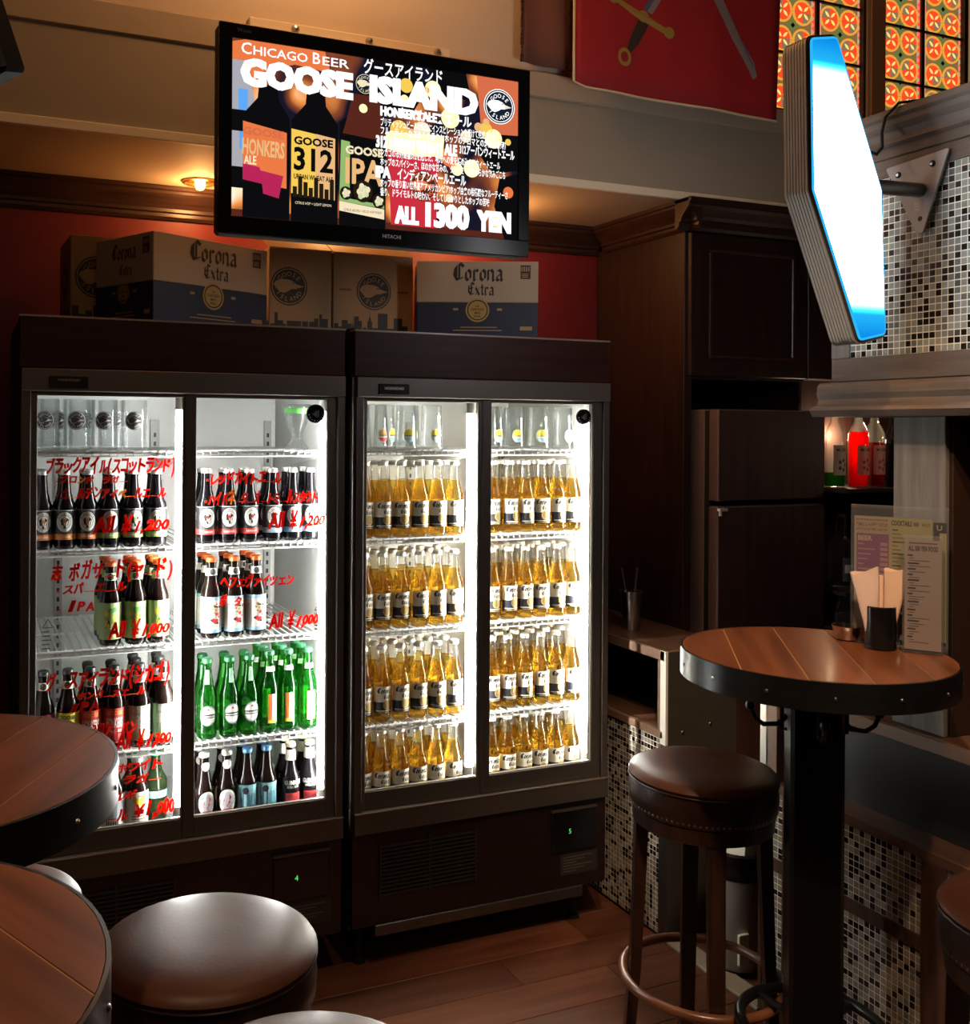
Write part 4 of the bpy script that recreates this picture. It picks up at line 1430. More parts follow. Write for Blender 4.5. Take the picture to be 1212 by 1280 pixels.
def carton(name_lab, corner, ang, w_, d_, h, kind, flap=0.0, lu=.5):
    t = thing('beer_carton', name_lab, 'box', (0, 0, 0), 'beer cartons on top of the coolers')
    b = MB()
    if kind == 'corona':
        b.box((0, 0, 0), (w_, d_, h * .46), 1, .002).box((0, 0, h * .46), (w_, d_, h), 0, .002)
    else:
        b.box((0, 0, 0), (w_, d_, h), 0, .002)
    body = b.build('carton_body', [kraft2 if kind == 'corona' else kraft, c_navy], t)
    mats = [c_black, c_navy, c_gold, kraft, c_tape]
    for face in ('front', 'side'):
        g = G2()
        gb_ = G2()
        W_ = w_ if face == 'front' else d_
        if kind == 'corona':
            s = 1.0 if face == 'front' else .75
            g.pen('Corona', W_ * .5, h * .74, h * .24 * s, W_ * .42, 0, 1, .2)
            g.pen('Extra', W_ * .5 + .01, h * .555, h * .17 * s, W_ * .22, 0, 1, .2)
            gb_.disc(W_ * .5, h * .36, h * .155 * s, None, 2, 2, 18).ring(W_ * .5, h * .36, h * .12 * s, h * .135 * s, 0, 3)
            for k, s_ in enumerate(('LA', 'CERVEZA', 'MAS', 'FINA')):
                gb_.text(s_, W_ * .5, h * (.40 - k * .045), h=h * .03, mat=0, layer=3, align='C', weight=.02)
            g.rect(W_ * .93 - .03, h * .77, W_ * .93 + .002, h * .95, 0, 1)
            for k in range(4):
                g.rect(W_ * .93 - .027 + .007 * k, h * .87, W_ * .93 - .023 + .007 * k, h * .93, 3, 2)
            for k in range(3):
                g.rect(W_ * .93 - .026, h * (.79 + .02 * k), W_ * .93 - .006, h * (.80 + .02 * k), 3, 2)
            for a in (.3, .66):
                g.rect(W_ * a, h * .355, W_ * a + .016, h * .385, 3, 1)
            g.rect(W_ * .36, h * .13, W_ * .66, h * .142, 3, 1)
            g.rect(W_ * .30, h * .09, W_ * .70, h * .102, 3, 1)
            g.rect(W_ * .85, h * .10, W_ * .95, h * .15, 3, 1)
        else:
            gb_.goose(W_ * (lu if face == 'front' else .5), h * .56, h * .225, 0, 3, None, 1)
            for k in range(7):
                if W_ > .24:
                    g.rect(W_ * (.08 + .02 * k), h * .555, W_ * (.092 + .02 * k), h * .58, 0, 1)
                    g.rect(W_ * (.80 + .02 * k), h * .555, W_ * (.812 + .02 * k), h * .58, 0, 1)
            random.seed(int(W_ * 1000))
            x = 0.004
            while x < W_ - .02:
                ww = random.uniform(.008, .022)
                hh = random.choice((.12, .16, .20, .25, .30)) * h
                g.rect(x, .002, x + ww, hh, 0, 1)
                if random.random() < .16:
                    g.poly([(x + ww * .2, hh), (x + ww * .8, hh), (x + ww * .55, hh + .06 * h), (x + ww * .5, hh + .16 * h), (x + ww * .45, hh + .06 * h)], 0, 1)
                x += ww + random.choice((0, 0, .003))
            g.rect(0, 0.001, W_, .10 * h, 0, 1)
        if face == 'front':
            fn = on_plane((0, -.0005, 0), (1, 0, 0), (0, 0, 1), (0, -1, 0), .0003)
        else:
            fn = on_plane((-.0005, d_, 0), (0, -1, 0), (0, 0, 1), (-1, 0, 0), .0003)
        flat(g, fn, 'carton_print', mats, body)
        flat(gb_, fn, 'round_crest' if kind == 'corona' else 'goose_badge', mats, body)
    if flap:
        f = MB().add([(0, 0, h), (w_, 0, h), (w_, d_ * .48, h + flap), (0, d_ * .48, h + flap), (0, 0, h + .003), (w_, 0, h + .003), (w_, d_ * .48, h + flap + .003), (0, d_ * .48, h + flap + .003)],
                     [(0, 1, 2, 3), (4, 5, 6, 7), (0, 1, 5, 4), (1, 2, 6, 5), (2, 3, 7, 6), (3, 0, 4, 7)])
        f.build('flap', kraft, t)
    t.location = (corner[0], corner[1], ZT)
    t.rotation_euler = (0, 0, R(ang))
    return t


carton('pale and navy beer carton turned cornerwise, standing leftmost in front', (.476, 2.805), 26.2, .42, .28, .252, 'corona')
carton('pale and navy beer carton under the right end of the television', (1.322, 2.916), -22.4, .386, .26, .243, 'corona')
carton('kraft carton with round goose badge, left one of the middle pair', (.862, 3.0), 0, .204, .36, .266, 'goose', .085, .31)
carton('kraft carton with round goose badge, right one of the middle pair', (1.071, 3.0), 0, .276, .36, .265, 'goose', .085)
carton('kraft carton half hidden behind the leftmost beer carton', (.285, 3.105), 2, .15, .25, .279, 'goose')

# ================================================================== FLAGS, WINDOWS, SPEAKER
flagred = P('flag_red', (.46, .018, .024), .75, noise=.12, nscale=5)
cordm = P('flag_cord', (.80, .70, .42), .6)
FYv = 2.775


def wav(x, z):
    return FYv + .0035 * math.sin(x * 13 + z * 2) * (1.4 - (z - 2.7)) + .0012 * math.sin(x * 31)


fg = thing('flag', 'red flag with gold cord edge and two curved swords hanging on the bulkhead', 'flag', (2.23, FYv, 2.72))
v, f = [], []
NX, NZ = 26, 10
for j in range(NZ + 1):
    for i in range(NX + 1):
        x = 1.806 + (2.655 - 1.806) * i / NX
        zb = 2.728 - .012 * i / NX
        if i == 0:
            zb += .012
        v.append((x + (.02 * (j / NZ) if i > NX / 2 else 0), wav(x, zb + (3.42 - zb) * j / NZ), zb + (3.42 - zb) * j / NZ))
for j in range(NZ):
    for i in range(NX):
        a = j * (NX + 1) + i
        f.append((a, a + 1, a + NX + 2, a + NX + 1))
mb = MB().add(v, f, 0, True)
cl = mb.build('cloth', flagred, fg)
so = cl.modifiers.new('thickness', 'SOLIDIFY')
so.thickness = .002
so.offset = 1
pts = [(1.806, wav(1.806, 2.74) - .002, 3.42), (1.806, wav(1.806, 2.74) - .002, 2.74)] + [(1.806 + .849 * i / 20, wav(1.806 + .849 * i / 20, 2.72) - .002, 2.727 - .012 * i / 20) for i in range(1, 21)]
MB().tube(pts, .0042, 6).build('cord_edge', cordm, fg)
on_flag = lambda u, v_, k: (u, wav(u, v_) - .0028 - .0004 * k, v_)
g = G2()
blade, dkb, gold_f, hilt, bluef, gr2 = range(6)
g.poly([(2.086, 3.018), (2.116, 3.007), (2.215, 3.16), (2.30, 3.27), (2.272, 3.285), (2.17, 3.16)], blade, 1)
g.poly([(2.082, 3.022), (2.096, 3.014), (2.19, 3.16), (2.17, 3.165)], bluef, 2)
g.poly([(2.014, 2.874), (2.022, 2.90), (2.032, 2.925), (2.055, 2.971), (2.077, 3.001), (2.106, 2.984), (2.092, 2.95), (2.062, 2.90), (2.03, 2.866)], hilt, 1)
g.ring(2.004, 2.848, .016, .028, gold_f, 2, 18, 1.1)
g.poly([(1.965, 3.049), (1.993, 3.032), (2.067, 3.008), (2.106, 2.996), (2.172, 2.967), (2.162, 2.948), (2.087, 2.976), (2.048, 2.989), (1.972, 3.022)], gold_f, 3)
g.disc(2.081, 2.995, .022, .02, gold_f, 3, 10).disc(2.182, 2.954, .021, .02, gold_f, 4, 12).disc(1.958, 3.037, .021, .02, gold_f, 4, 12)
p = [(2.25, 3.26), (2.30, 3.27), (2.366, 3.19), (2.404, 3.112), (2.475, 3.004), (2.55, 2.909), (2.565, 2.861), (2.547, 2.847), (2.522, 2.888), (2.454, 2.973), (2.37, 3.09)]
g.poly(p, blade, 1)
g.poly([(2.335, 3.20), (2.345, 3.20), (2.545, 2.90), (2.532, 2.893), (2.46, 2.985)], dkb, 2)
flat(g, on_flag, 'sword_emblem', [P('emblem_blade', (.30, .25, .26), .5), P('emblem_dark', (.09, .07, .08), .6), P('emblem_gold', (.42, .28, .06), .5), P('emblem_hilt', (.05, .032, .025), .7), P('emblem_blue', (.10, .12, .25), .6), P('emblem_grey', (.4, .38, .38), .5)], fg)
MB().tube([(1.78, FYv, 3.425), (2.69, FYv, 3.425)], .012, 10).tube([(1.90, FYv, 3.425), (1.90, 2.872, 3.425)], .006, 6).tube([(2.66, FYv, 3.425), (2.66, 2.872, 3.425)], .006, 6).build('pole', dkwood, fg)

bf = thing('banner', 'plain brown banner with dark fringed side hems, left of the red flag', 'banner', (1.74, 2.835, 2.80))
brn = P('banner_brown', (.20, .075, .05), .8, noise=.15, nscale=5)
v, f = [], []
for j in range(9):
    for i in range(13):
        x = 1.648 + .205 * i / 12
        z = 2.80 - .008 * i / 12 + .62 * j / 8
        v.append((x, 2.832 + .006 * math.sin(x * 40 + z * 3), z))
for j in range(8):
    for i in range(12):
        a = j * 13 + i
        f.append((a, a + 1, a + 14, a + 13))
o = MB().add(v, f, 0, True).build('cloth', brn, bf)
so = o.modifiers.new('thickness', 'SOLIDIFY')
so.thickness = .002
fm = MB()
random.seed(2)
for x in (1.648, 1.828):
    for k in range(46):
        z = 2.80 + k * .0135
        a = random.uniform(.004, .010)
        fm.box((x - a / 2, 2.825, z), (x + a / 2, 2.831, z + .011))
fm.build('fringe', P('fringe_dark', (.05, .015, .012), .8), bf, kind='stuff')
MB().tube([(1.62, 2.835, 3.425), (1.87, 2.835, 3.425)], .010, 10).tube([(1.74, 2.835, 3.425), (1.74, 2.872, 3.425)], .006, 6).build('pole', dkwood, bf)

# stained glass windows, lit from behind
sg = [EM('glass_red', (1.0, .075, .02), 1.0), EM('glass_amber', (.95, .42, .05), .9), EM('glass_grey', (.26, .17, .10), 1.0), EM('glass_green', (.13, .19, .05), 1.0), EM('glass_pink', (1.0, .22, .16), 1.0), EM('glass_pale', (.55, .38, .25), 1.0), EM('glass_yellow', (1.0, .72, .18), 1.1)]
lead = P('lead_came', (.02, .014, .010), .6)
GY = 2.90
CW, CH = .100, .109


def arc_pts(cx, cz, r, a0, a1, n):
    return [(cx + r * math.cos(a0 + (a1 - a0) * i / n), cz + r * math.sin(a0 + (a1 - a0) * i / n)) for i in range(n + 1)]


def slabs(mb, pts, mat, y0=None):
    y0 = GY if y0 is None else y0
    mb.extrude(pts, 'XZ', y0, y0 + .004, mat)


ros = {}


def rosette(cx, cz, parent, flip):
    if flip in ros:
        o = ros[flip].copy()
        COL.objects.link(o)
        o.parent = parent
    else:
        mb = MB()
        for q in range(4):
            a0 = q * PI / 2 + .04
            pts = [(.002 * math.cos(a0 + .7), .002 * math.sin(a0 + .7))] + arc_pts(0, 0, .039, a0, a0 + PI / 2 - .08, 5)
            slabs(mb, pts, 2 if q == (1 if flip else 3) else 0)
            a = q * PI / 2 + PI / 4
            c_, s_ = math.cos(a), math.sin(a)
            pet = [(.006, 0), (.014, .0042), (.022, .0052), (.030, .003), (.035, 0), (.030, -.003), (.022, -.0052), (.014, -.0042)]
            slabs(mb, [(p_[0] * c_ - p_[1] * s_, p_[0] * s_ + p_[1] * c_) for p_ in pet], 6, GY - .0015)
        for q in range(8):
            a0 = q * PI / 4 + .03
            a1 = a0 + PI / 4 - .06
            slabs(mb, arc_pts(0, 0, .0405, a0, a1, 3) + arc_pts(0, 0, .0485, a1, a0, 3), 1)
        o = mb.build('rosette', sg, parent)
        ros[flip] = o
        o.parent = parent
    o.location = Vector((cx, 0, cz)) - Vector((0, 0, 0))
    return o


dia = {}


def diamond(cx, cz, parent):
    if 'd' in dia:
        o = dia['d'].copy()
        COL.objects.link(o)
        o.parent = parent
    else:
        mb = MB()
        slabs(mb, [(-.034, 0), (-.012, .009), (0, .026), (.012, .009), (.034, 0), (.012, -.009), (0, -.026), (-.012, -.009)], 3)
        slabs(mb, [(-.010, 0), (0, .010), (.010, 0), (0, -.010)], 7, GY - .002)
        o = mb.build('diamond_pane', sg + [lead], parent)
        dia['d'] = o
    o.location = (cx, 0, cz)
    return o


for n, (xa, xb, zshift) in enumerate(((2.735, 3.196, .060), (3.287, 3.748, .030))):
    wn = bpy.data.objects.new('window_%d' % (n + 1), None)
    COL.objects.link(wn)
    wn['kind'] = 'structure'
    wn['label'] = ('stained glass window half hidden behind the cyan sign', 'stained glass window in the upper right corner')[n]
    x_out0, x_out1 = (W1 if n == 0 else W2)
    MB().box((x_out0, GY + .006, WZ0), (x_out1, GY + .012, WZ1)).build('backing', EM('window_glow', (.30, .17, .06), .8), wn)
    fr = MB()
    for x in (xa - .008, xb - .012):
        fr.box((x, GY - .02, WZ0), (x + .020, GY + .012, WZ1))
    fr.box((x_out0, GY - .02, WZ0), (x_out1, GY + .012, WZ0 + .008))
    xm = (xa + xb) / 2
    fr.box((xm - .008, GY - .008, WZ0), (xm + .008, GY + .004, WZ1))
    fr.build('window_frame', lead, wn)
    br_ = MB()
    zz = WZ0 + zshift - .0545
    while zz < WZ1:
        if zz > WZ0:
            br_.box((xa, GY - .008, zz - .004), (xb, GY + .002, zz + .004))
        zz += CH * 2
    br_.build('saddle_bar', lead, wn)
    tri = MB()
    for px0, px1 in ((xa + .004, xm - .008), (xm + .008, xb - .004)):
        c0 = px0 + .014 + (px1 - px0 - .028 - 2 * CW) / 2
        zc = WZ0 + zshift - CH
        r_ = 0
        while zc < WZ1 - .05:
            for k in range(2):
                if zc > WZ0 + .03:
                    rosette(c0 + CW * (k + .5), zc, wn, (k + r_) % 2 == 0)
            if zc + CH / 2 < WZ1 - .03 and zc + CH / 2 > WZ0 + .02:
                diamond(c0 + CW, zc + CH / 2, wn)
            zc += CH
            r_ += 1
        z = WZ0 + .01
        k = 0
        while z < WZ1 - .03:
            for (xs, sgn) in ((px0 + .001, 1), (px1 - .001, -1)):
                slabs(tri, [(xs, z), (xs, z + .024), (xs + sgn * .013, z + .012)], 4 if sgn > 0 else 0)
                slabs(tri, [(xs + sgn * .0015, z + .0255), (xs + sgn * .014, z + .0375), (xs + sgn * .014, z + .0135)], 5 if k % 2 else 4)
            z += .026
            k += 1
    tri.build('border_triangles', sg, wn, kind='stuff')

sp = thing('ceiling_screen', 'black ceiling-hung screen seen edge-on at the upper left corner', 'screen', (0.048, 1.49, 2.112))
b = MB().box((-.62, 0, 0), (0, .045, .36), 0, .006).build('housing', glossblack, sp)
b.data.transform(Matrix.Translation(BASE[sp.name]))
MB().add([tuple(Vector(p_) + BASE[sp.name]) for p_ in [(-.3, .02, .36), (-.26, .02, .36), (-.26, .05, .36), (-.3, .05, .36), (-.3, .02, 1.488), (-.26, .02, 1.488), (-.26, .05, 1.488), (-.3, .05, 1.488)]],
         [(0, 1, 2, 3), (4, 5, 6, 7), (0, 1, 5, 4), (1, 2, 6, 5), (2, 3, 7, 6), (3, 0, 4, 7)]).build('hanger', dksteel, sp)
sp.rotation_euler = (R(14), R(-12), R(-52))

# ================================================================== BAR COUNTER, CANOPY, SIGN
lamin = wood('counter_top_wood', (0.075, 0.035, 0.02), (0.15, 0.075, 0.045), 'Y', 0.9, 0.4)
edge_tan = P('counter_edge_tan', (.20, .12, .08), .45, noise=.08, nscale=8)
postw = wood('counter_post_wood', (.045, .020, .012), (.095, .042, .026), 'Z', 1.0, .4)
oak = wood('grey_limed_oak', (.070, .055, .047), (.135, .110, .095), 'Y', 1.1, .5, bump=.3)
oakz = wood('grey_limed_oak_upright', (.10, .095, .088), (.19, .185, .175), 'Z', .9, .5, bump=.3)
grout = P('tile_grout', (.90, .86, .77), .8, noise=.06)
TILE = [P('tile_pale', (.32, .32, .28), .25), P('tile_sand', (.28, .24, .175), .25), P('tile_grey', (.19, .19, .175), .25), P('tile_black', (.012, .010, .010), .15), P('tile_umber', (.055, .035, .025), .18)]
TW = [.26, .24, .14, .33, .03]
PX = 2.05
PITCH = .0158


def pick():
    r = random.random()
    for k, w_ in enumerate(TW):
        r -= w_
        if r < 0:
            return k
    return 0


tile_me = {}


TILE2 = [P('tile_mist', (.27, .31, .29), .22), P('tile_fog', (.21, .235, .22), .22), P('tile_slate', (.13, .145, .14), .22), TILE[3], P('tile_smoke', (.07, .075, .075), .2)]


def mosaic(parent, ya, yb, za, zb, singles=0, mats=TILE):
    """glass tiles on the plane X = PX between (ya, yb) and (za, zb), standing proud of the grout."""
    bs = base_of(parent)
    MB().box((PX + .001, ya, za), (PX + .010, yb, zb)).build('grout_bed', grout, parent)
    ny, nz_ = int((yb - ya) / PITCH), int((zb - za) / PITCH)
    py, pz = (yb - ya) / ny, (zb - za) / nz_
    cells = [(j, k) for j in range(ny) for k in range(nz_)]
    cells.sort(key=lambda c: (-c[0] if singles else 0, c[1]))
    mb = MB()
    cnt = 0
    for (j, k) in cells:
        y = ya + (j + .5) * py
        z = za + (k + .5) * pz
        m_ = pick()
        hy, hz = py * .5 - .00125, pz * .5 - .00125
        if singles and cnt < singles and 1.50 < y < 1.95:
            cnt += 1
            if m_ not in tile_me:
                o = MB().box((-.0002, -hy, -hz), (.003, hy, hz), 0, .0005).build('tile', mats[m_])
                tile_me[m_] = o.data
                o.parent = parent
            else:
                o = bpy.data.objects.new('tile', tile_me[m_])
                COL.objects.link(o)
                o.parent = parent
            o.location = (PX - bs[0], y - bs[1], z - bs[2])
        else:
            d = random.uniform(-.0004, .0004)
            mb.box((PX + .0003 + d * .5, y - hy, z - hz), (PX + .003, y + hy, z + hz), m_)
    if mb.v:
        mb.build('mosaic_tiles', mats, parent, kind='stuff')


random.seed(21)
# left service counter beside the coolers
lc = thing('service_counter', 'short tiled counter with open niche and steel end beside the right cooler', 'counter', (2.19, 3.0, 0))
CX1, CY0, CY1 = 2.33, 2.60, 3.42
MB().box((PX + .012, CY0 + .01, 0), (CX1, CY1, .636)).build('base', black, lc)
mosaic(lc, CY0 + .026, 3.08, .012, .634)
MB().box((PX - .004, CY0 + .008, .636), (CX1, CY1, .662), 0, .002).build('niche_shelf', edge_tan, lc)
MB().box((PX + .012, CY0 + .02, .662), (CX1 - .01, CY1, .665)).build('shelf_lining', lamin, lc)
MB().box((CX1 - .02, CY0 + .01, .662), (CX1, CY1, .885)).build('niche_back', black, lc)
tp = MB().box((PX - .004, CY0, .885), (CX1, CY1, .917), 0, .002).build('worktop', edge_tan, lc)
MB().box((PX + .002, CY0 + .006, .917), (CX1 - .004, CY1, .9185)).build('top_lining', lamin, tp)
MB().box((PX - .002, CY0 + .012, .636), (PX + .02, CY0 + .036, .885)).build('corner_post', edge_tan, lc)
ep = MB().box((PX + .004, CY0 - .004, 0), (CX1 + .001, CY0 + .010, .914), 0, .001).build('end_plate', P('end_plate_paint', (.075, .066, .053), .38, .3, noise=.1), lc)
MB().box((PX - .004, CY0 - .006, .0), (PX + .006, CY0 + .026, .62), 0, .001).build('corner_trim', dksteel, lc)
MB().box((PX - .004, CY0 - .006, .62), (PX + .006, CY0 + .022, .917), 0, .001).build('corner_trim', P('steel_shine_pale', (.85, .82, .76), .3, .2), lc)  # bright shine on the upper steel, put into a pale colour
sc_ = MB()
for x, z in ((PX + .065, .655), (PX + .175, .672), (PX + .12, .86)):
    sc_.lathe([(0, .004), (.005, .003), (.007, 0)], 10, (0, 0, 0), 0)
    n = len(sc_.v)
    for q in range(n - 30, n):
        p = sc_.v[q]
        sc_.v[q] = (x + p[0], CY0 - .004 - p[2], z + p[1])
sc_.build('screw', steel, ep)

# right bar counter
rc = thing('bar_counter', 'long bar counter with mosaic front, dark upper panel and brown ledge on the right', 'counter', (2.25, 1.0, 0))
RY0, RY1 = -.9, 2.19
MB().box((PX + .012, RY0, 0), (2.42, RY1 - .01, .63)).build('base', black, rc)
MB().box((2.135, RY0, .657), (2.42, RY1 - .02, .884)).build('upper_panel', P('upper_panel_black', (.016, .017, .017), .35), rc)
MB().box((PX - .004, RY0, .632), (2.16, RY1 - .01, .657), 0, .002).build('ledge', lamin, rc)
MB().box((PX - .006, RY0, .884), (2.50, RY1, .916), 0, .002).build('worktop', edge_tan, rc)
MB().box((PX + .004, RY0, .916), (2.49, RY1 - .004, .918)).build('top_lining', lamin, rc)
MB().box((PX - .003, RY1 - .026, .657), (PX + .03, RY1 - .004, .884)).build('end_trim', P('pale_trim', (.60, .56, .50), .3, .3), rc)
MB().box((PX + .0, RY1 - .062, .657), (PX + .03, RY1 - .026, .884)).build('end_post', edge_tan, rc)
posts = [(2.063, 2.103), (1.610, 1.675), (1.15, 1.21), (.70, .76), (.1, .16)]
for a, b in posts:
    MB().box((PX - .004, a, .012), (PX + .012, b, .632), 0, .001).build('post', postw, rc)
MB().box((PX - .004, RY1 - .012, .012), (PX + .012, RY1, .632), 0, .001).build('post', postw, rc)
ys = [(2.103, RY1 - .012), (1.675, 2.063), (1.21, 1.610), (.76, 1.15)]
for a, b in ys:
    MB().box((PX - .003, a, .416), (PX + .012, b, .452), 0, .001).build('middle_rail', postw, rc)
    MB().box((PX - .003, a, .012), (PX + .012, b, .06), 0, .001).build('bottom_rail', postw, rc)
    mosaic(rc, a, b, .452, .632)
    mosaic(rc, a, b, .06, .416)
MB().box((PX - .004, .16, .012), (PX + .012, .70, .632)).build('plain_panel', postw, rc)

# threshold of the gap between the counters
th = MB().box((2.045, RY1 + .0, 0.0), (2.115, CY0 - .009, .012), 0, .003).build('trim_6', P('threshold_wood', (.34, .27, .19), .5, noise=.1), kind='structure')

# canopy above the bar
cn = thing('bar_canopy', 'grey oak canopy with mosaic frieze hanging over the bar at the upper right', 'canopy', (2.3, 1.0, 1.655))
NY0, NY1 = -.9, 1.945
MB().box((PX + .012, NY0, 1.70), (2.55, NY1 - .004, 2.30)).build('core', postw, cn)
MB().box((PX - .004, NY0, 1.742), (PX + .012, NY1, 1.801), 0, .002).build('lower_board', oak, cn)
MB().box((PX - .004, NY0, 2.228), (PX + .012, NY1, 2.272), 0, .002).build('upper_board', oak, cn)
MB().box((PX - .0045, NY1 - .056, 1.801), (PX + .012, NY1, 2.228), 0, .001).build('stile', oakz, cn)
MB().box((PX - .004, 1.05, 1.801), (PX + .012, 1.11, 2.228)).build('stile', oakz, cn)
TW = [.34, .20, .14, .27, .05]
mosaic(cn, 1.11, NY1 - .056, 1.801, 2.228, 300, TILE2)
mosaic(cn, NY0, 1.05, 1.801, 2.228, 0, TILE2)
cr_ = [(0, 0), (.055, 0), (.055, -.016), (.046, -.022), (.044, -.034), (.030, -.046), (.022, -.060), (.022, -.070), (.010, -.076), (.008, -.098), (0, -.102)]
MB().extrude([(PX - a, 2.372 + b) for a, b in cr_] + [(2.55, 2.27), (2.55, 2.372)], 'XZ', NY0, NY1 + .02, 0).build('crown_moulding', oak, cn)
lm = [(0, 0), (.012, -.002), (.020, -.012), (.022, -.030), (.016, -.044), (.020, -.058), (.040, -.064), (.046, -.072), (.040, -.082), (.036, -.088), (0, -.088)]
MB().extrude([(PX - a, 1.742 + b) for a, b in lm] + [(2.55, 1.654), (2.55, 1.742)], 'XZ', NY0, NY1 + .03, 0).build('lower_moulding', oak, cn)

pil = thing('oak_pillar', 'grey oak pillar between bar counter and canopy', 'pillar', (2.15, 1.71, .918))
MB().box((2.073, 1.64, .918), (2.088, 1.78, 1.654), 0, .002).build('face_board', oakz, pil)
MB().box((2.088, 1.632, .918), (2.30, 1.78, 1.654), 0, .002).build('core', P('pillar_dark', (.03, .014, .009), .5), pil)

# hexagonal lit sign on an arm
SGN = thing('lit_sign', 'tall six-sided cyan and white light box sign on a bracket arm', 'sign', (1.78, 1.65, 2.145))
HX = [(1.658, 2.465), (1.746, 2.482), (1.884, 2.155), (1.899, 1.828), (1.808, 1.808), (1.667, 2.133)]


def round_poly(pts, r, n=5):
    out_ = []
    m_ = len(pts)
    for i in range(m_):
        p0, p1, p2 = Vector(pts[i - 1]), Vector(pts[i]), Vector(pts[(i + 1) % m_])
        a, b = (p0 - p1).normalized(), (p2 - p1).normalized()
        ang = a.angle(b)
        d = min(r / math.tan(ang / 2), (p0 - p1).length * .4, (p2 - p1).length * .4)
        s, e_ = p1 + a * d, p1 + b * d
        for k in range(n + 1):
            t = k / n
            out_.append(tuple(s * (1 - t) ** 2 + p1 * (2 * t * (1 - t)) + e_ * t ** 2))
    return out_


HXr = round_poly(HX, .022)
CEN = Vector((1.7785, 2.145))


def inset(pts, d):
    m_ = len(pts)
    o_ = []
    for i in range(m_):
        p0, p1, p2 = Vector(pts[i - 1]), Vector(pts[i]), Vector(pts[(i + 1) % m_])
        t = (p2 - p0).normalized()
        nrm = Vector((-t.y, t.x))
        if nrm.dot(CEN - p1) < 0:
            nrm = -nrm
        o_.append(tuple(p1 + nrm * d))
    return o_


sbody = P('sign_aluminium', (.30, .285, .265), .45, .4, noise=.08)
sb = MB()
y0s, y1s = 1.652, 1.718
nr = 8
dy = (y1s - y0s) / nr
for k in range(nr):
    sb.extrude(HXr, 'XZ', y0s + k * dy, y0s + k * dy + dy * .78)
sb.extrude(inset(HXr, .004), 'XZ', y0s, y1s)
sb.build('ribbed_body', sbody, SGN)
m, t_, out = nt('sign_face_lit')
e = t_.nodes.new('ShaderNodeEmission')
tc = t_.nodes.new('ShaderNodeTexCoord')
sx = t_.nodes.new('ShaderNodeSeparateXYZ')
ab = t_.nodes.new('ShaderNodeMath')
ab.operation = 'ABSOLUTE'
rp = t_.nodes.new('ShaderNodeValToRGB')
rp.color_ramp.elements[0].position, rp.color_ramp.elements[0].color = .205, (1, 1, 1, 1)  # falloff of the tubes inside is put into the face colour
rp.color_ramp.elements[1].position, rp.color_ramp.elements[1].color = .33, (0, .22, .80, 1)
q = rp.color_ramp.elements.new(.262)
q.color = (0.02, .52, 1.0, 1)
st = t_.nodes.new('ShaderNodeMapRange')
st.inputs['From Min'].default_value = .20
st.inputs['From Max'].default_value = .27
st.inputs['To Min'].default_value = 13
st.inputs['To Max'].default_value = 1.0
t_.links.new(tc.outputs['Object'], sx.inputs[0])
t_.links.new(sx.outputs[2], ab.inputs[0])
t_.links.new(ab.outputs[0], rp.inputs[0])
t_.links.new(ab.outputs[0], st.inputs[0])
t_.links.new(rp.outputs[0], e.inputs[0])
t_.links.new(st.outputs[0], e.inputs[1])
t_.links.new(e.outputs[0], out.inputs[0])
cyan = EM('sign_edge_cyan', (.03, .48, .95), 1.0)
rimm = P('sign_rim', (.05, .06, .07), .35, .4)
for yy, sg_ in ((y0s, -1), (y1s, 1)):
    fa = MB()
    o1, o2, o3 = inset(HXr, .003), inset(HXr, .0065), inset(HXr, .012)
    n = len(HXr)
    for (pa, pb, mm_, ya, yb) in ((o1, o2, 1, yy, yy + sg_ * .006), (o2, o3, 2, yy + sg_ * .006, yy + sg_ * .008)):
        fa.add([(p[0], ya, p[1]) for p in pa] + [(p[0], yb, p[1]) for p in pb], [(i, (i + 1) % n, n + (i + 1) % n, n + i) for i in range(n)], mm_)
    fa.add([(p[0], yy + sg_ * .008, p[1]) for p in o3], [tuple(range(n))], 0)
    fa.build('lit_face', [m, rimm, cyan], SGN)
MB().tube([(1.885, 1.68, 2.170), (2.047, 1.68, 2.176)], .0165, 16).build('arm', dksteel, SGN)
tri_ = [(1.775, 2.247), (1.606, 2.256), (1.673, 2.077), (1.690, 2.077)]
bp_ = MB().extrude(round_poly(tri_, .004, 2), 'YZ', PX - .014, PX - .008).build('bracket_plate', P('zinc_plate', (.40, .42, .46), .42, .3, noise=.1), SGN)
bo = MB()
for y, z in ((1.739, 2.224), (1.648, 2.230)):
    bo.extrude([(y + .0075 * math.cos(2 * PI * k / 10), z + .0075 * math.sin(2 * PI * k / 10)) for k in range(10)], 'YZ', PX - .016, PX + .0, 0)
    bo.extrude([(y + .004 * math.cos(2 * PI * k / 6), z + .004 * math.sin(2 * PI * k / 6)) for k in range(6)], 'YZ', PX - .019, PX - .012, 1)
bo.extrude([(1.68 + .006 * math.cos(2 * PI * k / 10), 2.11 + .006 * math.sin(2 * PI * k / 10)) for k in range(10)], 'YZ', PX - .0145, PX - .010, 0)
bo.build('bolt', [black, chrome], bp_)
lb = G2().rect(-1.697, 2.128, -1.672, 2.152, 0, 1)
for k in range(3):
    lb.rect(-1.694, 2.131 + k * .007, -1.68, 2.134 + k * .007, 1, 2)
flat(lb, lambda u, v, k: (PX - .0141 - .0003 * k, -u, v), 'sticker', [P('sticker_grey', (.45, .46, .48), .5), silver_print], bp_)
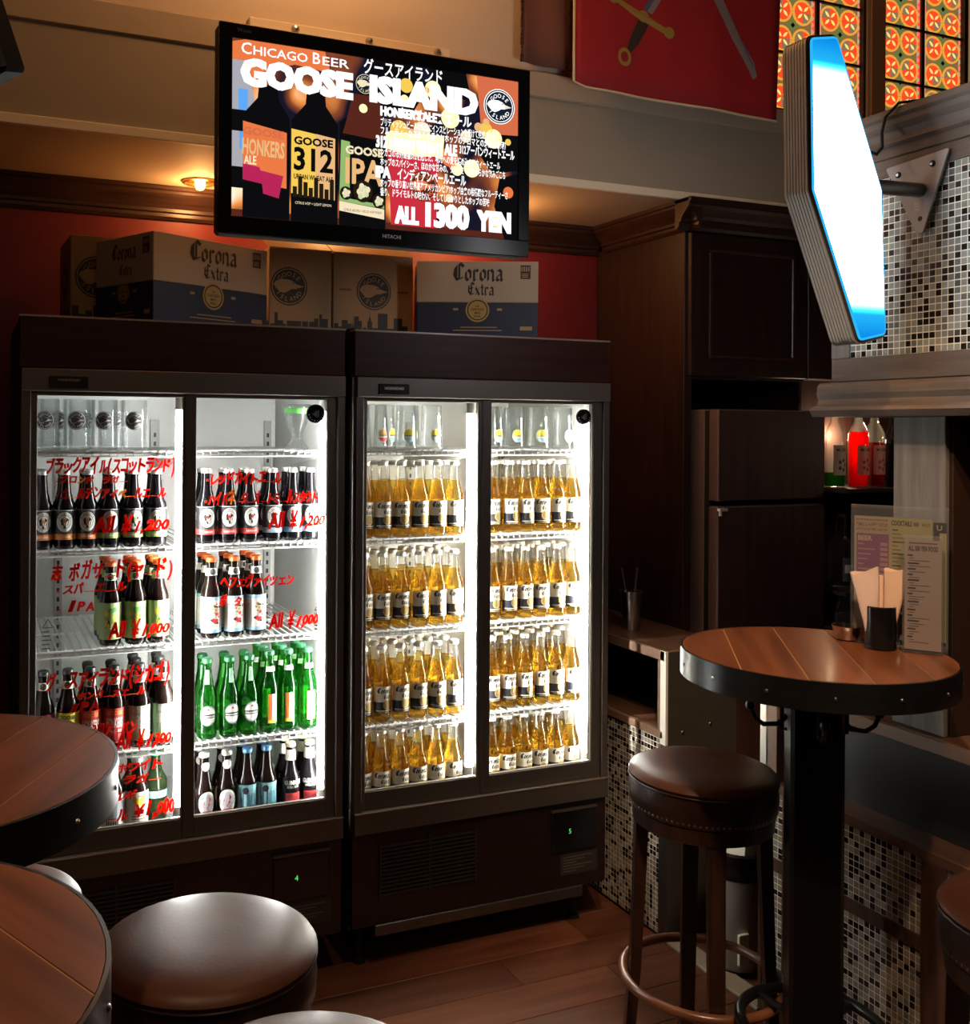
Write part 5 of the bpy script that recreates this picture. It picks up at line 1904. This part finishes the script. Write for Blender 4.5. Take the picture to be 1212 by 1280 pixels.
MB().tube([(1.90, 1.70, 2.255), (1.955, 1.73, 2.262), (1.99, 1.745, 2.285), (1.985, 1.742, 2.32), (1.982, 1.73, 2.352), (1.990, 1.70, 2.378), (2.03, 1.66, 2.379), (2.10, 1.63, 2.378)], .0035, 8).build('cable', black, SGN)

# ------------------------------------------------------------------ bar back: shelves with bottles
bbx = 0
bb = thing('back_bar', 'dark wooden back bar with shelves of bottles behind the tiled counter', 'shelf unit', (3.4, 2.9, 0))
bdark = P('back_bar_black', (.012, .008, .007), .35)
MB().box((2.905, 2.97, 0), (4.15, 3.02, 2.33)).build('back_panel', fw_, bb)
MB().box((2.906, 2.872, 1.81), (4.15, 2.97, 2.315), 0, .002).build('upper_cabinet', dkwoodz, bb)
MB().box((2.905, 2.66, 0), (4.15, 2.97, .905), 0, .003).build('base_cabinet', postw, bb)
MB().box((2.905, 2.69, 1.394), (4.15, 2.97, 1.41), 0, .002).build('shelf', bdark, bb)
MB().box((2.905, 2.69, 1.026), (4.15, 2.97, 1.042), 0, .002).build('shelf', bdark, bb)
lamp('back_bar_fill', 'POINT', (3.12, 2.935, 1.60), (1, .72, .45), 2.8, .02)  # added unseen light behind the bottles so the red syrup glows
lamp('back_bar_fill', 'POINT', (3.25, 2.45, 1.58), (1, .72, .5), .8, .03)  # added unseen fill on the bottle fronts


def syrup(x, yv, level, name_lab, tint, lab_col, fruit):
    pr_ = [(.030, 0), (.036, .004), (.037, .02), (.037, .185), (.035, .20), (.026, .222), (.017, .238), (.0145, .25), (.0145, .285), (.0155, .287), (.0155, .295), (.013, .297)]
    o = MB().lathe(pr_, 22, (0, 0, 0), 0).build('syrup_bottle', clear_g)
    MB().lathe([(.016, .283), (.0165, .30), (.0155, .306), (0, .307)], 16, (0, 0, 0), 0, cap0=False).build('cap', P('syrup_cap', (.7, .6, .5), .4), o)
    inner = [(.032, .004), (.0345, .02), (.0345, level * .9), (.0335 if level < .19 else .030, level)]
    MB().lathe(inner, 20, (0, 0, 0), 0).build('syrup', tint, o)
    g = G2().rect(-.030, .045, .034, .155, 0, 1, 8).text('MONIN', .004, .132, h=.012, w=.046, mat=1, layer=2, align='C', weight=.02)
    for k in range(5):
        a = 2 * PI * k / 5
        g.disc(.004 + .013 * math.cos(a), .082 + .018 * math.sin(a), .006, .007, 2, 2, 8)
    flat(g, on_cyl(.0374), 'label', [lab_col, L_black, fruit], o)
    o.location = (x, yv, 1.4105)
    o.rotation_euler = (0, 0, -.12)
    return tag(o, name_lab, 'bottle', 'syrup bottles on the back bar')


fl_red = GLASS('red_syrup', (.95, .03, .03), .2, .05, (.95, .02, .015), .55, trans=True)
fl_dkred = GLASS('dark_red_syrup', (.5, .02, .02), .2, .05, (.35, .01, .01), .5, trans=True)
fl_green = GLASS('green_syrup', (.10, .35, .08), .2, .05, (.05, .18, .03), .5, trans=True)
l1, l2, l3 = P('print_syrup_tan', (.45, .36, .26), .55), P('print_syrup_pink', (.60, .16, .12), .55), P('print_syrup_rose', (.42, .20, .16), .55)
syrup(2.965, 2.80, .055, 'syrup bottle with tan label and green liquid beside the refrigerator', fl_green, l1, L_char)
syrup(3.072, 2.79, .205, 'bright red syrup bottle on the back bar top shelf', fl_red, l2, L_maroon)
syrup(3.168, 2.805, .165, 'dark red syrup bottle, to the right of the bright red one', fl_dkred, l3, L_maroon)
for k, (x, lab) in enumerate(((3.262, 'black liqueur bottle beside the dark red syrup bottle'),)):
    o = bottle(prof_long(.30, .038, .17, .015, .017), black_g, cap_dark, G2().rect(-.02, .06, .03, .12, 0, 1, 6), [L_char])
    o.name = 'liqueur_bottle'
    o.location = (x, 2.80, 1.4105)
    tag(o, lab, 'bottle')
o = bottle(prof_stub(.27, .042, .16, .016, .018), clear_g, cap_dark, G2().rect(-.028, .03, .030, .115, 0, 1, 8).rect(-.020, .06, .020, .09, 1, 2, 5), [L_char, L_grey])
o.name = 'spirit_bottle'
o.location = (2.965, 2.77, 1.0425)
tag(o, 'clear spirit bottle with black label on the middle back bar shelf', 'bottle')
o = bottle(prof_long(.31, .036, .17, .014, .016), black_g, cap_dark, G2().rect(-.02, .05, .02, .1, 0, 1, 6), [L_char])
o.name = 'spirit_bottle'
o.location = (3.062, 2.79, 1.0425)
tag(o, 'dark spirit bottle beside the clear one on the middle shelf', 'bottle')
cf = MB().lathe([(.038, 0), (.040, .004), (.040, .06), (.030, .085), (.022, .10), (.026, .118), (.024, .118), (.020, .10), (.028, .084), (.036, .06), (.036, .008), (0, .006)], 20, (0, 0, 0), 0, cap1=False).build('carafe', tumbler)
cf.location = (2.945, 2.73, .9055)
tag(cf, 'small clear glass carafe on the back bar counter', 'carafe')
bgd = thing('gift_bag', 'teal paper bag with rope handles standing on the back bar counter', 'bag', (3.06, 2.74, .905))
MB().box((3.018, 2.70, .9055), (3.105, 2.77, 1.02)).box((3.018, 2.70, 1.0), (3.105, 2.702, 1.024)).build('paper', P('bag_teal', (.10, .17, .19), .6, noise=.15), bgd)
g = G2()
for k in range(5):
    g.disc(3.048, .93 + k * .017, .006, .009, 0, 1, 8)
flat(g, on_front(2.6995), 'printed_mark', L_char, bgd)
MB().tube([(3.035, 2.698, 1.0), (3.038, 2.69, 1.04), (3.06, 2.69, 1.06), (3.085, 2.69, 1.04), (3.09, 2.698, 1.0)], .003, 6).build('handle', P('rope_tan', (.45, .30, .15), .8), bgd)

# things on and by the service counter
tw = thing('bar_tool_jar', 'steel jar of bar tools on the service counter', 'jar', (2.16, 2.93, .919))
MB().lathe([(.030, 0), (.034, .09), (.036, .13), (.033, .13), (.030, .09), (0, .01)], 20, (2.16, 2.93, .919), 0, cap1=False).build('jar', steel, tw)
MB().lathe([(.039, .125), (.040, .135), (.036, .136)], 20, (2.16, 2.93, .919), 0).build('rim', steel, tw)
for k, (dx, dy_) in enumerate(((.02, .01), (-.01, .015))):
    MB().tube([(2.16, 2.93, .94), (2.16 + dx * 2, 2.93 + dy_ * 2, 1.13)], .004, 8).build('bar_spoon', dksteel, tw)

# bin in the gap
bn = thing('waste_bin', 'round grey steel bin with black rim in the gap between the counters', 'bin', (2.165, 2.40, 0))
bc = (2.165, 2.40, 0)
MB().lathe([(.070, .015), (.080, .04), (.082, .28), (.080, .30)], 28, bc, 0, cap1=False).build('bin_body', P('bin_grey', (.34, .31, .28), .42, .35, noise=.1, nscale=5), bn)
MB().lathe([(.072, 0.001), (.074, .016), (.060, .018)], 28, bc, 0).build('bin_foot', black, bn)
MB().lathe([(.083, .285), (.088, .292), (.088, .315), (.083, .322), (.083, .33), (.089, .338), (.088, .36), (.080, .366), (.072, .362), (.070, .30), (0, .28)], 28, bc, 0, cap1=False).build('rim', glossblack, bn)
MB().box((2.10, 2.319, .05), (2.135, 2.33, .14), 0, .001).build('sticker', P('sticker_cream', (.6, .55, .42), .6), bn)
wb = MB()
random.seed(9)
ringn = 14
lev = []
for k, (z, r) in enumerate(((.285, .045), (.33, .055), (.38, .056), (.42, .048), (.455, .030), (.475, .008))):
    lev.append([(bc[0] + .012 + r * (1 + .25 * random.uniform(-1, 1)) * math.cos(2 * PI * q / ringn), bc[1] + r * (1 + .25 * random.uniform(-1, 1)) * math.sin(2 * PI * q / ringn), z + random.uniform(-.006, .006)) for q in range(ringn)])
vs = [p for l_ in lev for p in l_]
fs = [(k * ringn + q, k * ringn + (q + 1) % ringn, (k + 1) * ringn + (q + 1) % ringn, (k + 1) * ringn + q) for k in range(len(lev) - 1) for q in range(ringn)]
fs.append(tuple(range((len(lev) - 1) * ringn, len(lev) * ringn)))
o = wb.add(vs, fs, 0, True).build('crumpled_paper', P('white_paper', (.80, .72, .62), .7), None)
tag(o, 'crumpled white paper sticking out of the grey bin', 'paper')

# ================================================================== BAR TABLES AND STOOLS
tabw = wood('table_board', (.10, .032, .013), (.20, .068, .027), 'Y', .55, .30, rnd=.22, coat=.15)
seam = P('seam_filler', (.36, .19, .08), .5)
band = P('table_band', (.055, .058, .062), .28, .85, noise=.4, nscale=9)
ironblk = P('black_iron', (.006, .006, .0065), .30, .4)
TZ, TR = 1.130, .283


def clip_halfplanes(xa, xb, r, n=40):
    """part of a disc of radius r with xa <= x <= xb."""
    pts = []
    for k in range(n):
        a = 2 * PI * k / n
        pts.append((r * math.cos(a), r * math.sin(a)))
    def clip(poly, sgn, c_):
        out_ = []
        for i in range(len(poly)):
            p, q_ = poly[i], poly[(i + 1) % len(poly)]
            dp, dq = sgn * (p[0] - c_), sgn * (q_[0] - c_)
            if dp >= 0:
                out_.append(p)
            if (dp >= 0) != (dq >= 0):
                t = dp / (dp - dq)
                out_.append((p[0] + (q_[0] - p[0]) * t, p[1] + (q_[1] - p[1]) * t))
        return out_
    return clip(clip(pts, 1, xa), -1, xb)


def bar_table(label):
    t = thing('bar_table', label, 'table', (0, 0, 0), 'round plank-topped bar tables with metal bands')
    core = MB().lathe([(TR - .004, TZ - .045), (TR - .004, TZ - .0016)], 48, (0, 0, 0), 0, False).build('top_core', seam, t)
    cuts = [-.30, -.174, -.053, .067, .190, .30]
    for a, b in zip(cuts[:-1], cuts[1:]):
        pl = clip_halfplanes(a + .0015, b - .0015, TR - .0035)
        MB().extrude(pl, 'XY', TZ - .0016, TZ + .0002 + random.uniform(-.0003, .0003), 0).build('board', tabw, core)
    bd = MB().lathe([(TR - .003, TZ - .060), (TR + .0015, TZ - .060), (TR + .0015, TZ - .0005), (TR - .003, TZ - .0002)], 64, (0, 0, 0), 0, cap0=False, cap1=False).build('metal_band', band, t)
    nl = MB()
    for k in range(14):
        a = 2 * PI * k / 14 + .2
        nl.lathe([(0, .003), (.003, .002), (.0042, 0)], 8, (0, 0, 0), 0)
        for q in range(len(nl.v) - 24, len(nl.v)):
            p = nl.v[q]
            rr = TR + .0015 + p[2]
            nl.v[q] = (rr * math.cos(a) - p[0] * math.sin(a), rr * math.sin(a) + p[0] * math.cos(a), TZ - .032 + p[1])
    nl.build('nail', steel, bd, kind='stuff')
    po = MB()
    hw = .055
    po.box((-hw, -hw, .03), (hw, hw, TZ - .06), 0, .008)
    pole = po.build('pole', ironblk, t)
    MB().box((-.13, -.13, TZ - .072), (.13, .13, TZ - .06), 0, .002).build('top_plate', ironblk, t)
    MB().lathe([(.165, 0), (.170, .008), (.155, .022), (.09, .034), (0, .036)], 40, (0, 0, 0), 0).build('base_plate', ironblk, t)
    fr = MB().torus((0, 0, .305), .150, .0125, 48, 10)
    for k in range(4):
        a = k * PI / 2 + PI / 4
        fr.tube([(.04 * math.cos(a), .04 * math.sin(a), .305), (.150 * math.cos(a), .150 * math.sin(a), .305)], .008, 8)
    fr.build('foot_ring', ironblk, t)
    for k in range(4):
        a = k * PI / 2
        c_, s_ = math.cos(a), math.sin(a)
        W_ = lambda r, sd, z: (r * c_ - sd * s_, r * s_ + sd * c_, z)
        h = MB()
        h.tube([W_(hw + .001, 0, .955), W_(hw + .012, 0, .955), W_(hw + .012, 0, 1.045)], .005, 8)
        h.tube([W_(hw, 0, .985), W_(hw + .02, 0, .965), W_(hw + .05, 0, .962), W_(hw + .068, 0, .975), W_(hw + .078, 0, .998)], [.006, .006, .0055, .005, .005], 8)
        h.lathe([(0, -.011), (.008, -.008), (.011, 0), (.008, .008), (0, .011)], 12, W_(hw + .078, 0, 1.003), 0, True, False, False)
        h.tube([W_(hw, 0, 1.03), W_(hw + .018, 0, 1.035), W_(hw + .026, 0, 1.046)], .0055, 8)
        h.lathe([(0, -.010), (.007, -.007), (.010, 0), (.007, .007), (0, .010)], 12, W_(hw + .027, 0, 1.05), 0, True, False, False)
        h.build('coat_hook', ironblk, t)
    return t


random.seed(4)
tb = bar_table('round plank-topped bar table holding menus and a napkin mug, on the right')
tb.location = (1.738, 1.694, 0)
tb.rotation_euler = (0, 0, R(-36.5))
dup(tb, (-.068, 1.574, 0), R(-28.9), 'round plank-topped bar table at the left edge in front of the left cooler')
dup(tb, (-.153, 1.0, 0), R(25), 'round plank-topped bar table in the lower left corner, nearest of the three')

leather = P('brown_leather', (.070, .024, .012), .40, spec=.17, noise=.25, nscale=14, bump=.12, bscale=160)
leather_dk = P('dark_leather', (.022, .009, .006), .36, noise=.2, nscale=14, bump=.12, bscale=160)
stoolw = wood('stool_wood', (.014, .006, .004), (.034, .014, .008), 'Z', 1.0, .36)
ringw = wood('foot_ring_wood', (.10, .035, .016), (.20, .080, .038), 'X', .6, .28, coat=.2)
nailm = P('antique_nail', (.35, .26, .16), .3, 1.0)


def bar_stool(label):
    t = thing('bar_stool', label, 'stool', (0, 0, 0), 'round brown leather bar stools')
    H, r = .780, .176
    MB().lathe([(r - .010, H - .016), (r - .001, H - .010), (r + .0015, H - .002), (r - .004, H + .006), (r - .02, H + .014), (r - .06, H + .022), (r - .11, H + .025), (0, H + .026)], 56, (0, 0, 0), 0, cap0=False).build('seat', leather, t)
    MB().tube([((r - .0005) * math.cos(2 * PI * k / 56), (r - .0005) * math.sin(2 * PI * k / 56), H - .011) for k in range(56)], .0022, 6, 0, True).build('piping', leather_dk, t)
    MB().lathe([(r - .006, H - .082), (r - .002, H - .076), (r + .001, H - .045), (r - .003, H - .012)], 56, (0, 0, 0), 0, cap0=False, cap1=False).build('skirt', leather_dk, t)
    nl = MB()
    for k in range(84):
        a = 2 * PI * k / 84
        nl.lathe([(.0038, -.001), (.0030, .0014), (0, .0026)], 6, (0, 0, 0), 0)
        for q in range(len(nl.v) - 18, len(nl.v)):
            p = nl.v[q]
            rr = r - .003 + p[2]
            nl.v[q] = (rr * math.cos(a) - p[0] * math.sin(a), rr * math.sin(a) + p[0] * math.cos(a), H - .072 + p[1])
    nl.build('nail_trim', nailm, t, kind='stuff')
    MB().lathe([(r - .022, H - .125), (r - .010, H - .120), (r - .007, H - .085), (r - .02, H - .08)], 48, (0, 0, 0), 0).build('apron', stoolw, t)
    for k in range(4):
        a = k * PI / 2
        c_, s_ = math.cos(a), math.sin(a)
        m_ = MB()
        v = []
        for (rad, z, wd, th_) in ((.146, H - .09, .021, .019), (.150, .55, .0195, .018), (.160, .30, .0185, .016), (.182, 0.0, .017, .014)):
            for (dr, ds) in ((-th_, -wd), (th_, -wd), (th_, wd), (-th_, wd)):
                rr = rad + dr * .8
                v.append((rr * c_ - ds * s_, rr * s_ + ds * c_, z))
        f = [(3, 2, 1, 0)] + [(4 * i + q, 4 * i + (q + 1) % 4, 4 * i + 4 + (q + 1) % 4, 4 * i + 4 + q) for i in range(3) for q in range(4)] + [(12, 13, 14, 15)]
        m_.add(v, f, 0)
        m_.build('leg', stoolw, t)
    MB().torus((0, 0, .278), .188, .0115, 64, 10).build('foot_ring', ringw, t)
    return t


st_ = bar_stool('round leather bar stool with curved foot ring, standing left of the right table')
st_.location = (1.679, 1.986, 0)
st_.rotation_euler = (0, 0, -YAW + R(-6))
dup(st_, (.368, 1.612, 0), R(30), 'round leather bar stool with bright highlights before the left cooler')
dup(st_, (.022, 1.885, 0), R(30), 'round leather bar stool half hidden behind the nearest left table')
dup(st_, (.405, 1.205, 0), R(10), 'round leather bar stool at the bottom edge, only its back rim showing')
dup(st_, (1.747, 1.168, 0), R(20), 'round leather bar stool at the right edge before the mosaic counter')

# ================================================================== THINGS ON THE RIGHT TABLE
acryl = GLASS('clear_acrylic', (.96, .97, .98), .7, .05, (.7, .72, .75), .05, edge=(.72, .74, .78))
ZTT = TZ + .0008


def sheet_thing(name, label, cat, loc, ang, w_, h, lean, papers):
    """clear upright holder with a foot; papers: function that draws on the front sheet."""
    t = thing(name, label, cat, (0, 0, 0))
    MB().box((-w_ / 2, -.0045, .004), (w_ / 2, -.0025, h), 0).box((-w_ / 2, .0025, .004), (w_ / 2, .0045, h), 0).build('holder', acryl, t)
    MB().box((-w_ / 2, -.012, 0), (w_ / 2, .012, .0035), 0, .001).build('holder_foot', acryl, t)
    papers(t)
    t.location = loc
    t.rotation_euler = (0, 0, ang)
    return t


def menu_papers(t):
    pink, cream_p, yel, pk2, ink, purple = [P('menu_' + n_, c_, .6) for n_, c_ in (('pink', (.78, .42, .52)), ('cream', (.88, .72, .50)), ('yellow', (.88, .80, .38)), ('rust', (.60, .25, .16)), ('ink', (.05, .05, .05)), ('purple', (.52, .18, .38)))]
    mats = [cream_p, yel, purple, pk2, ink, pink]
    MB().box((-.093, -.0015, .012), (.068, .0015, .292)).build('leaflet', P('leaflet_edge', (.6, .55, .4), .6), t)
    g = G2()
    g.rect(-.093, .09, -.018, .291, 0, 1).rect(-.018, .07, .068, .291, 1, 1)
    g.rect(-.088, .13, -.020, .252, 2, 2)
    for k in range(12):
        g.rect(-.088 + k * .0055, .282, -.084 + k * .0055, .2855, 3, 2)
    g.text('TIMES is HAPPY HOUR', -.089, .2685, h=.009, w=.066, mat=3, layer=2, weight=.02)
    g.text('HAPPY HOUR TIME 17:00-19:00', -.089, .259, h=.006, w=.066, mat=3, layer=2, weight=.02)
    g.text('BEER', -.085, .236, h=.011, w=.030, mat=0, layer=3, weight=.03)
    for k in range(8):
        z = .226 - k * .0115
        g.rect(-.085, z, -.085 + .012 + .008 * ((k * 3) % 4), z + .003, 5, 3)
        g.rect(-.038, z - .001, -.022, z + .0065, 5, 3)
    for k, (c_, s_) in enumerate(zip('COCKTAILS', (4, 4, 4, 4, 4, 4, 4, 4, 4))):
        pass
    g.text('COCKTAILS', -.015, .274, h=.011, w=.042, mat=4, layer=2, weight=.03)
    g.rect(.030, .274, .041, .283, 2, 2)
    g.text('¥450', .046, .274, h=.009, w=.018, mat=3, layer=2, weight=.02)
    for k in range(20):
        z = .262 - k * .009
        g.rect(-.013, z, -.013 + .012 + .006 * ((k * 5) % 4), z + .0026, 4 if k % 3 == 0 else 3, 2)
    flat(g, on_front(-.0017, .0003), 'menu_print', mats, t)
    bk = MB().box((.070, -.0012, .012), (.096, .0012, .285)).build('leaflet', P('leaflet_dark', (.04, .05, .07), .5), t)
    g = G2().rect(.082, .02, .096, .262, 0, 1).text('U', .0765, .268, h=.012, mat=0, layer=2, weight=.03)
    flat(g, on_front(-.0014, .0003), 'menu_print', [yel], t)


sheet_thing('menu_stand', 'clear stand with pink and yellow cocktail menu at the back of the right table', 'menu', (1.960, 1.667, ZTT), math.atan2(-.866, .5), .200, .318, 0, menu_papers)


def card_papers(t):
    paper = P('card_paper', (.90, .72, .64), .6, noise=.05, nscale=4)
    ink = P('card_ink', (.05, .04, .04), .6)
    MB().box((-.036, -.0015, .006), (.036, .0015, .248)).build('card', paper, t)
    g = G2()
    for k in range(14):
        g.rect(-.027 + k * .0039, .2395, -.0243 + k * .0039, .2425, 0, 1)
    g.text('ALL 500 YEN FOOD', 0, .224, h=.011, w=.058, mat=0, layer=1, align='C', weight=.03)
    z = .212
    for k, n_ in enumerate((3, 2, 2, 2, 3, 2, 3, 3, 2, 2, 3, 3, 3)):
        g.rect(-.030, z, -.030 + .010 + .006 * ((k * 5) % 3), z + .0035, 0, 1)
        for q in range(n_ - 1):
            zz = z - .0052 * (q + 1)
            g.rect(-.027, zz, -.027 + .010 + .010 * ((k * 7 + q * 3) % 4), zz + .0012, 0, 1)
        z -= .0052 * n_ + .002
    flat(g, on_front(-.0017, .0003), 'menu_print', [ink], t)


sheet_thing('menu_card_stand', 'slim clear stand with pale price card in front of the cocktail menu', 'menu', (1.953, 1.598, ZTT), math.atan2(-.80, .6), .080, .258, 0, card_papers)

mg = thing('napkin_mug', 'black mug with handle holding folded napkins on the right table', 'mug', (0, 0, 0))
MB().lathe([(.030, 0), (.033, .003), (.033, .094), (.031, .096), (.030, .094), (.030, .006), (0, .005)], 28, (0, 0, 0), 0, cap1=False).build('mug_body', glossblack, mg)
MB().tube([(.032, 0, .084), (.050, 0, .084), (.056, 0, .078), (.056, 0, .024), (.050, 0, .016), (.032, 0, .016)], .0055, 8).build('handle', glossblack, mg)
mg.location = (1.905, 1.667, ZTT)
mg.rotation_euler = (0, 0, math.atan2(-.75, .66))
nap = P('napkin_peach', (.72, .50, .38), .7, noise=.05)
nap2 = P('napkin_wrap', (.70, .55, .48), .45)


def cone_napkin(label, dx, dy_, a, h, top_w, mat):
    m_ = MB()
    v, f = [], []
    N_ = 16
    for q, (z, s_) in enumerate(((.006, .42), (h * .35, .55), (h * .62, .74), (h * .85, .92), (h, 1.0))):
        for p in range(N_):
            a_ = 2 * PI * p / N_
            fold = .0025 * math.sin(3 * a_) * s_
            v.append((top_w * s_ * math.cos(a_), (.0045 + .006 * math.sin(PI * min(z / h, .9))) * math.sin(a_) + fold, z + (.005 * math.cos(a_) + .004 * math.cos(2 * a_ + 1) if q == 4 else 0)))
    for q in range(4):
        for p in range(N_):
            p2 = (p + 1) % N_
            f.append((q * N_ + p, q * N_ + p2, (q + 1) * N_ + p2, (q + 1) * N_ + p))
    f.append(tuple(range(N_ - 1, -1, -1)))
    f.append(tuple(4 * N_ + p for p in range(N_)))
    o = m_.add(v, f, 0, True).build('napkin', mat)
    o.location = (1.905 + dx, 1.667 + dy_, ZTT + .004)
    o.rotation_euler = (0, R(a), math.atan2(-.75, .66))
    return tag(o, label, 'napkin', 'napkins in the black mug')


cone_napkin('glossy wrapped napkin on the left side of the black mug', -.0155, .0024, -7, .170, .030, nap2)
cone_napkin('peach paper napkin on the right side of the black mug', .008, -.009, 7, .176, .027, nap)
cone_napkin('peach paper napkin standing behind the wrapped one in the mug', .0098, .0100, 1, .160, .024, nap)
ab_ = MB().lathe([(.020, 0), (.027, .003), (.031, .020), (.032, .031), (.0335, .033), (.031, .033), (.029, .02), (.024, .005), (0, .004)], 28, (0, 0, 0), 0, cap1=False).build('ashtray', P('polished_bowl', (.60, .56, .50), .15, 1.0))
ab_.location = (1.910, 1.764, ZTT)
tag(ab_, 'small polished steel bowl at the back of the right table', 'bowl')
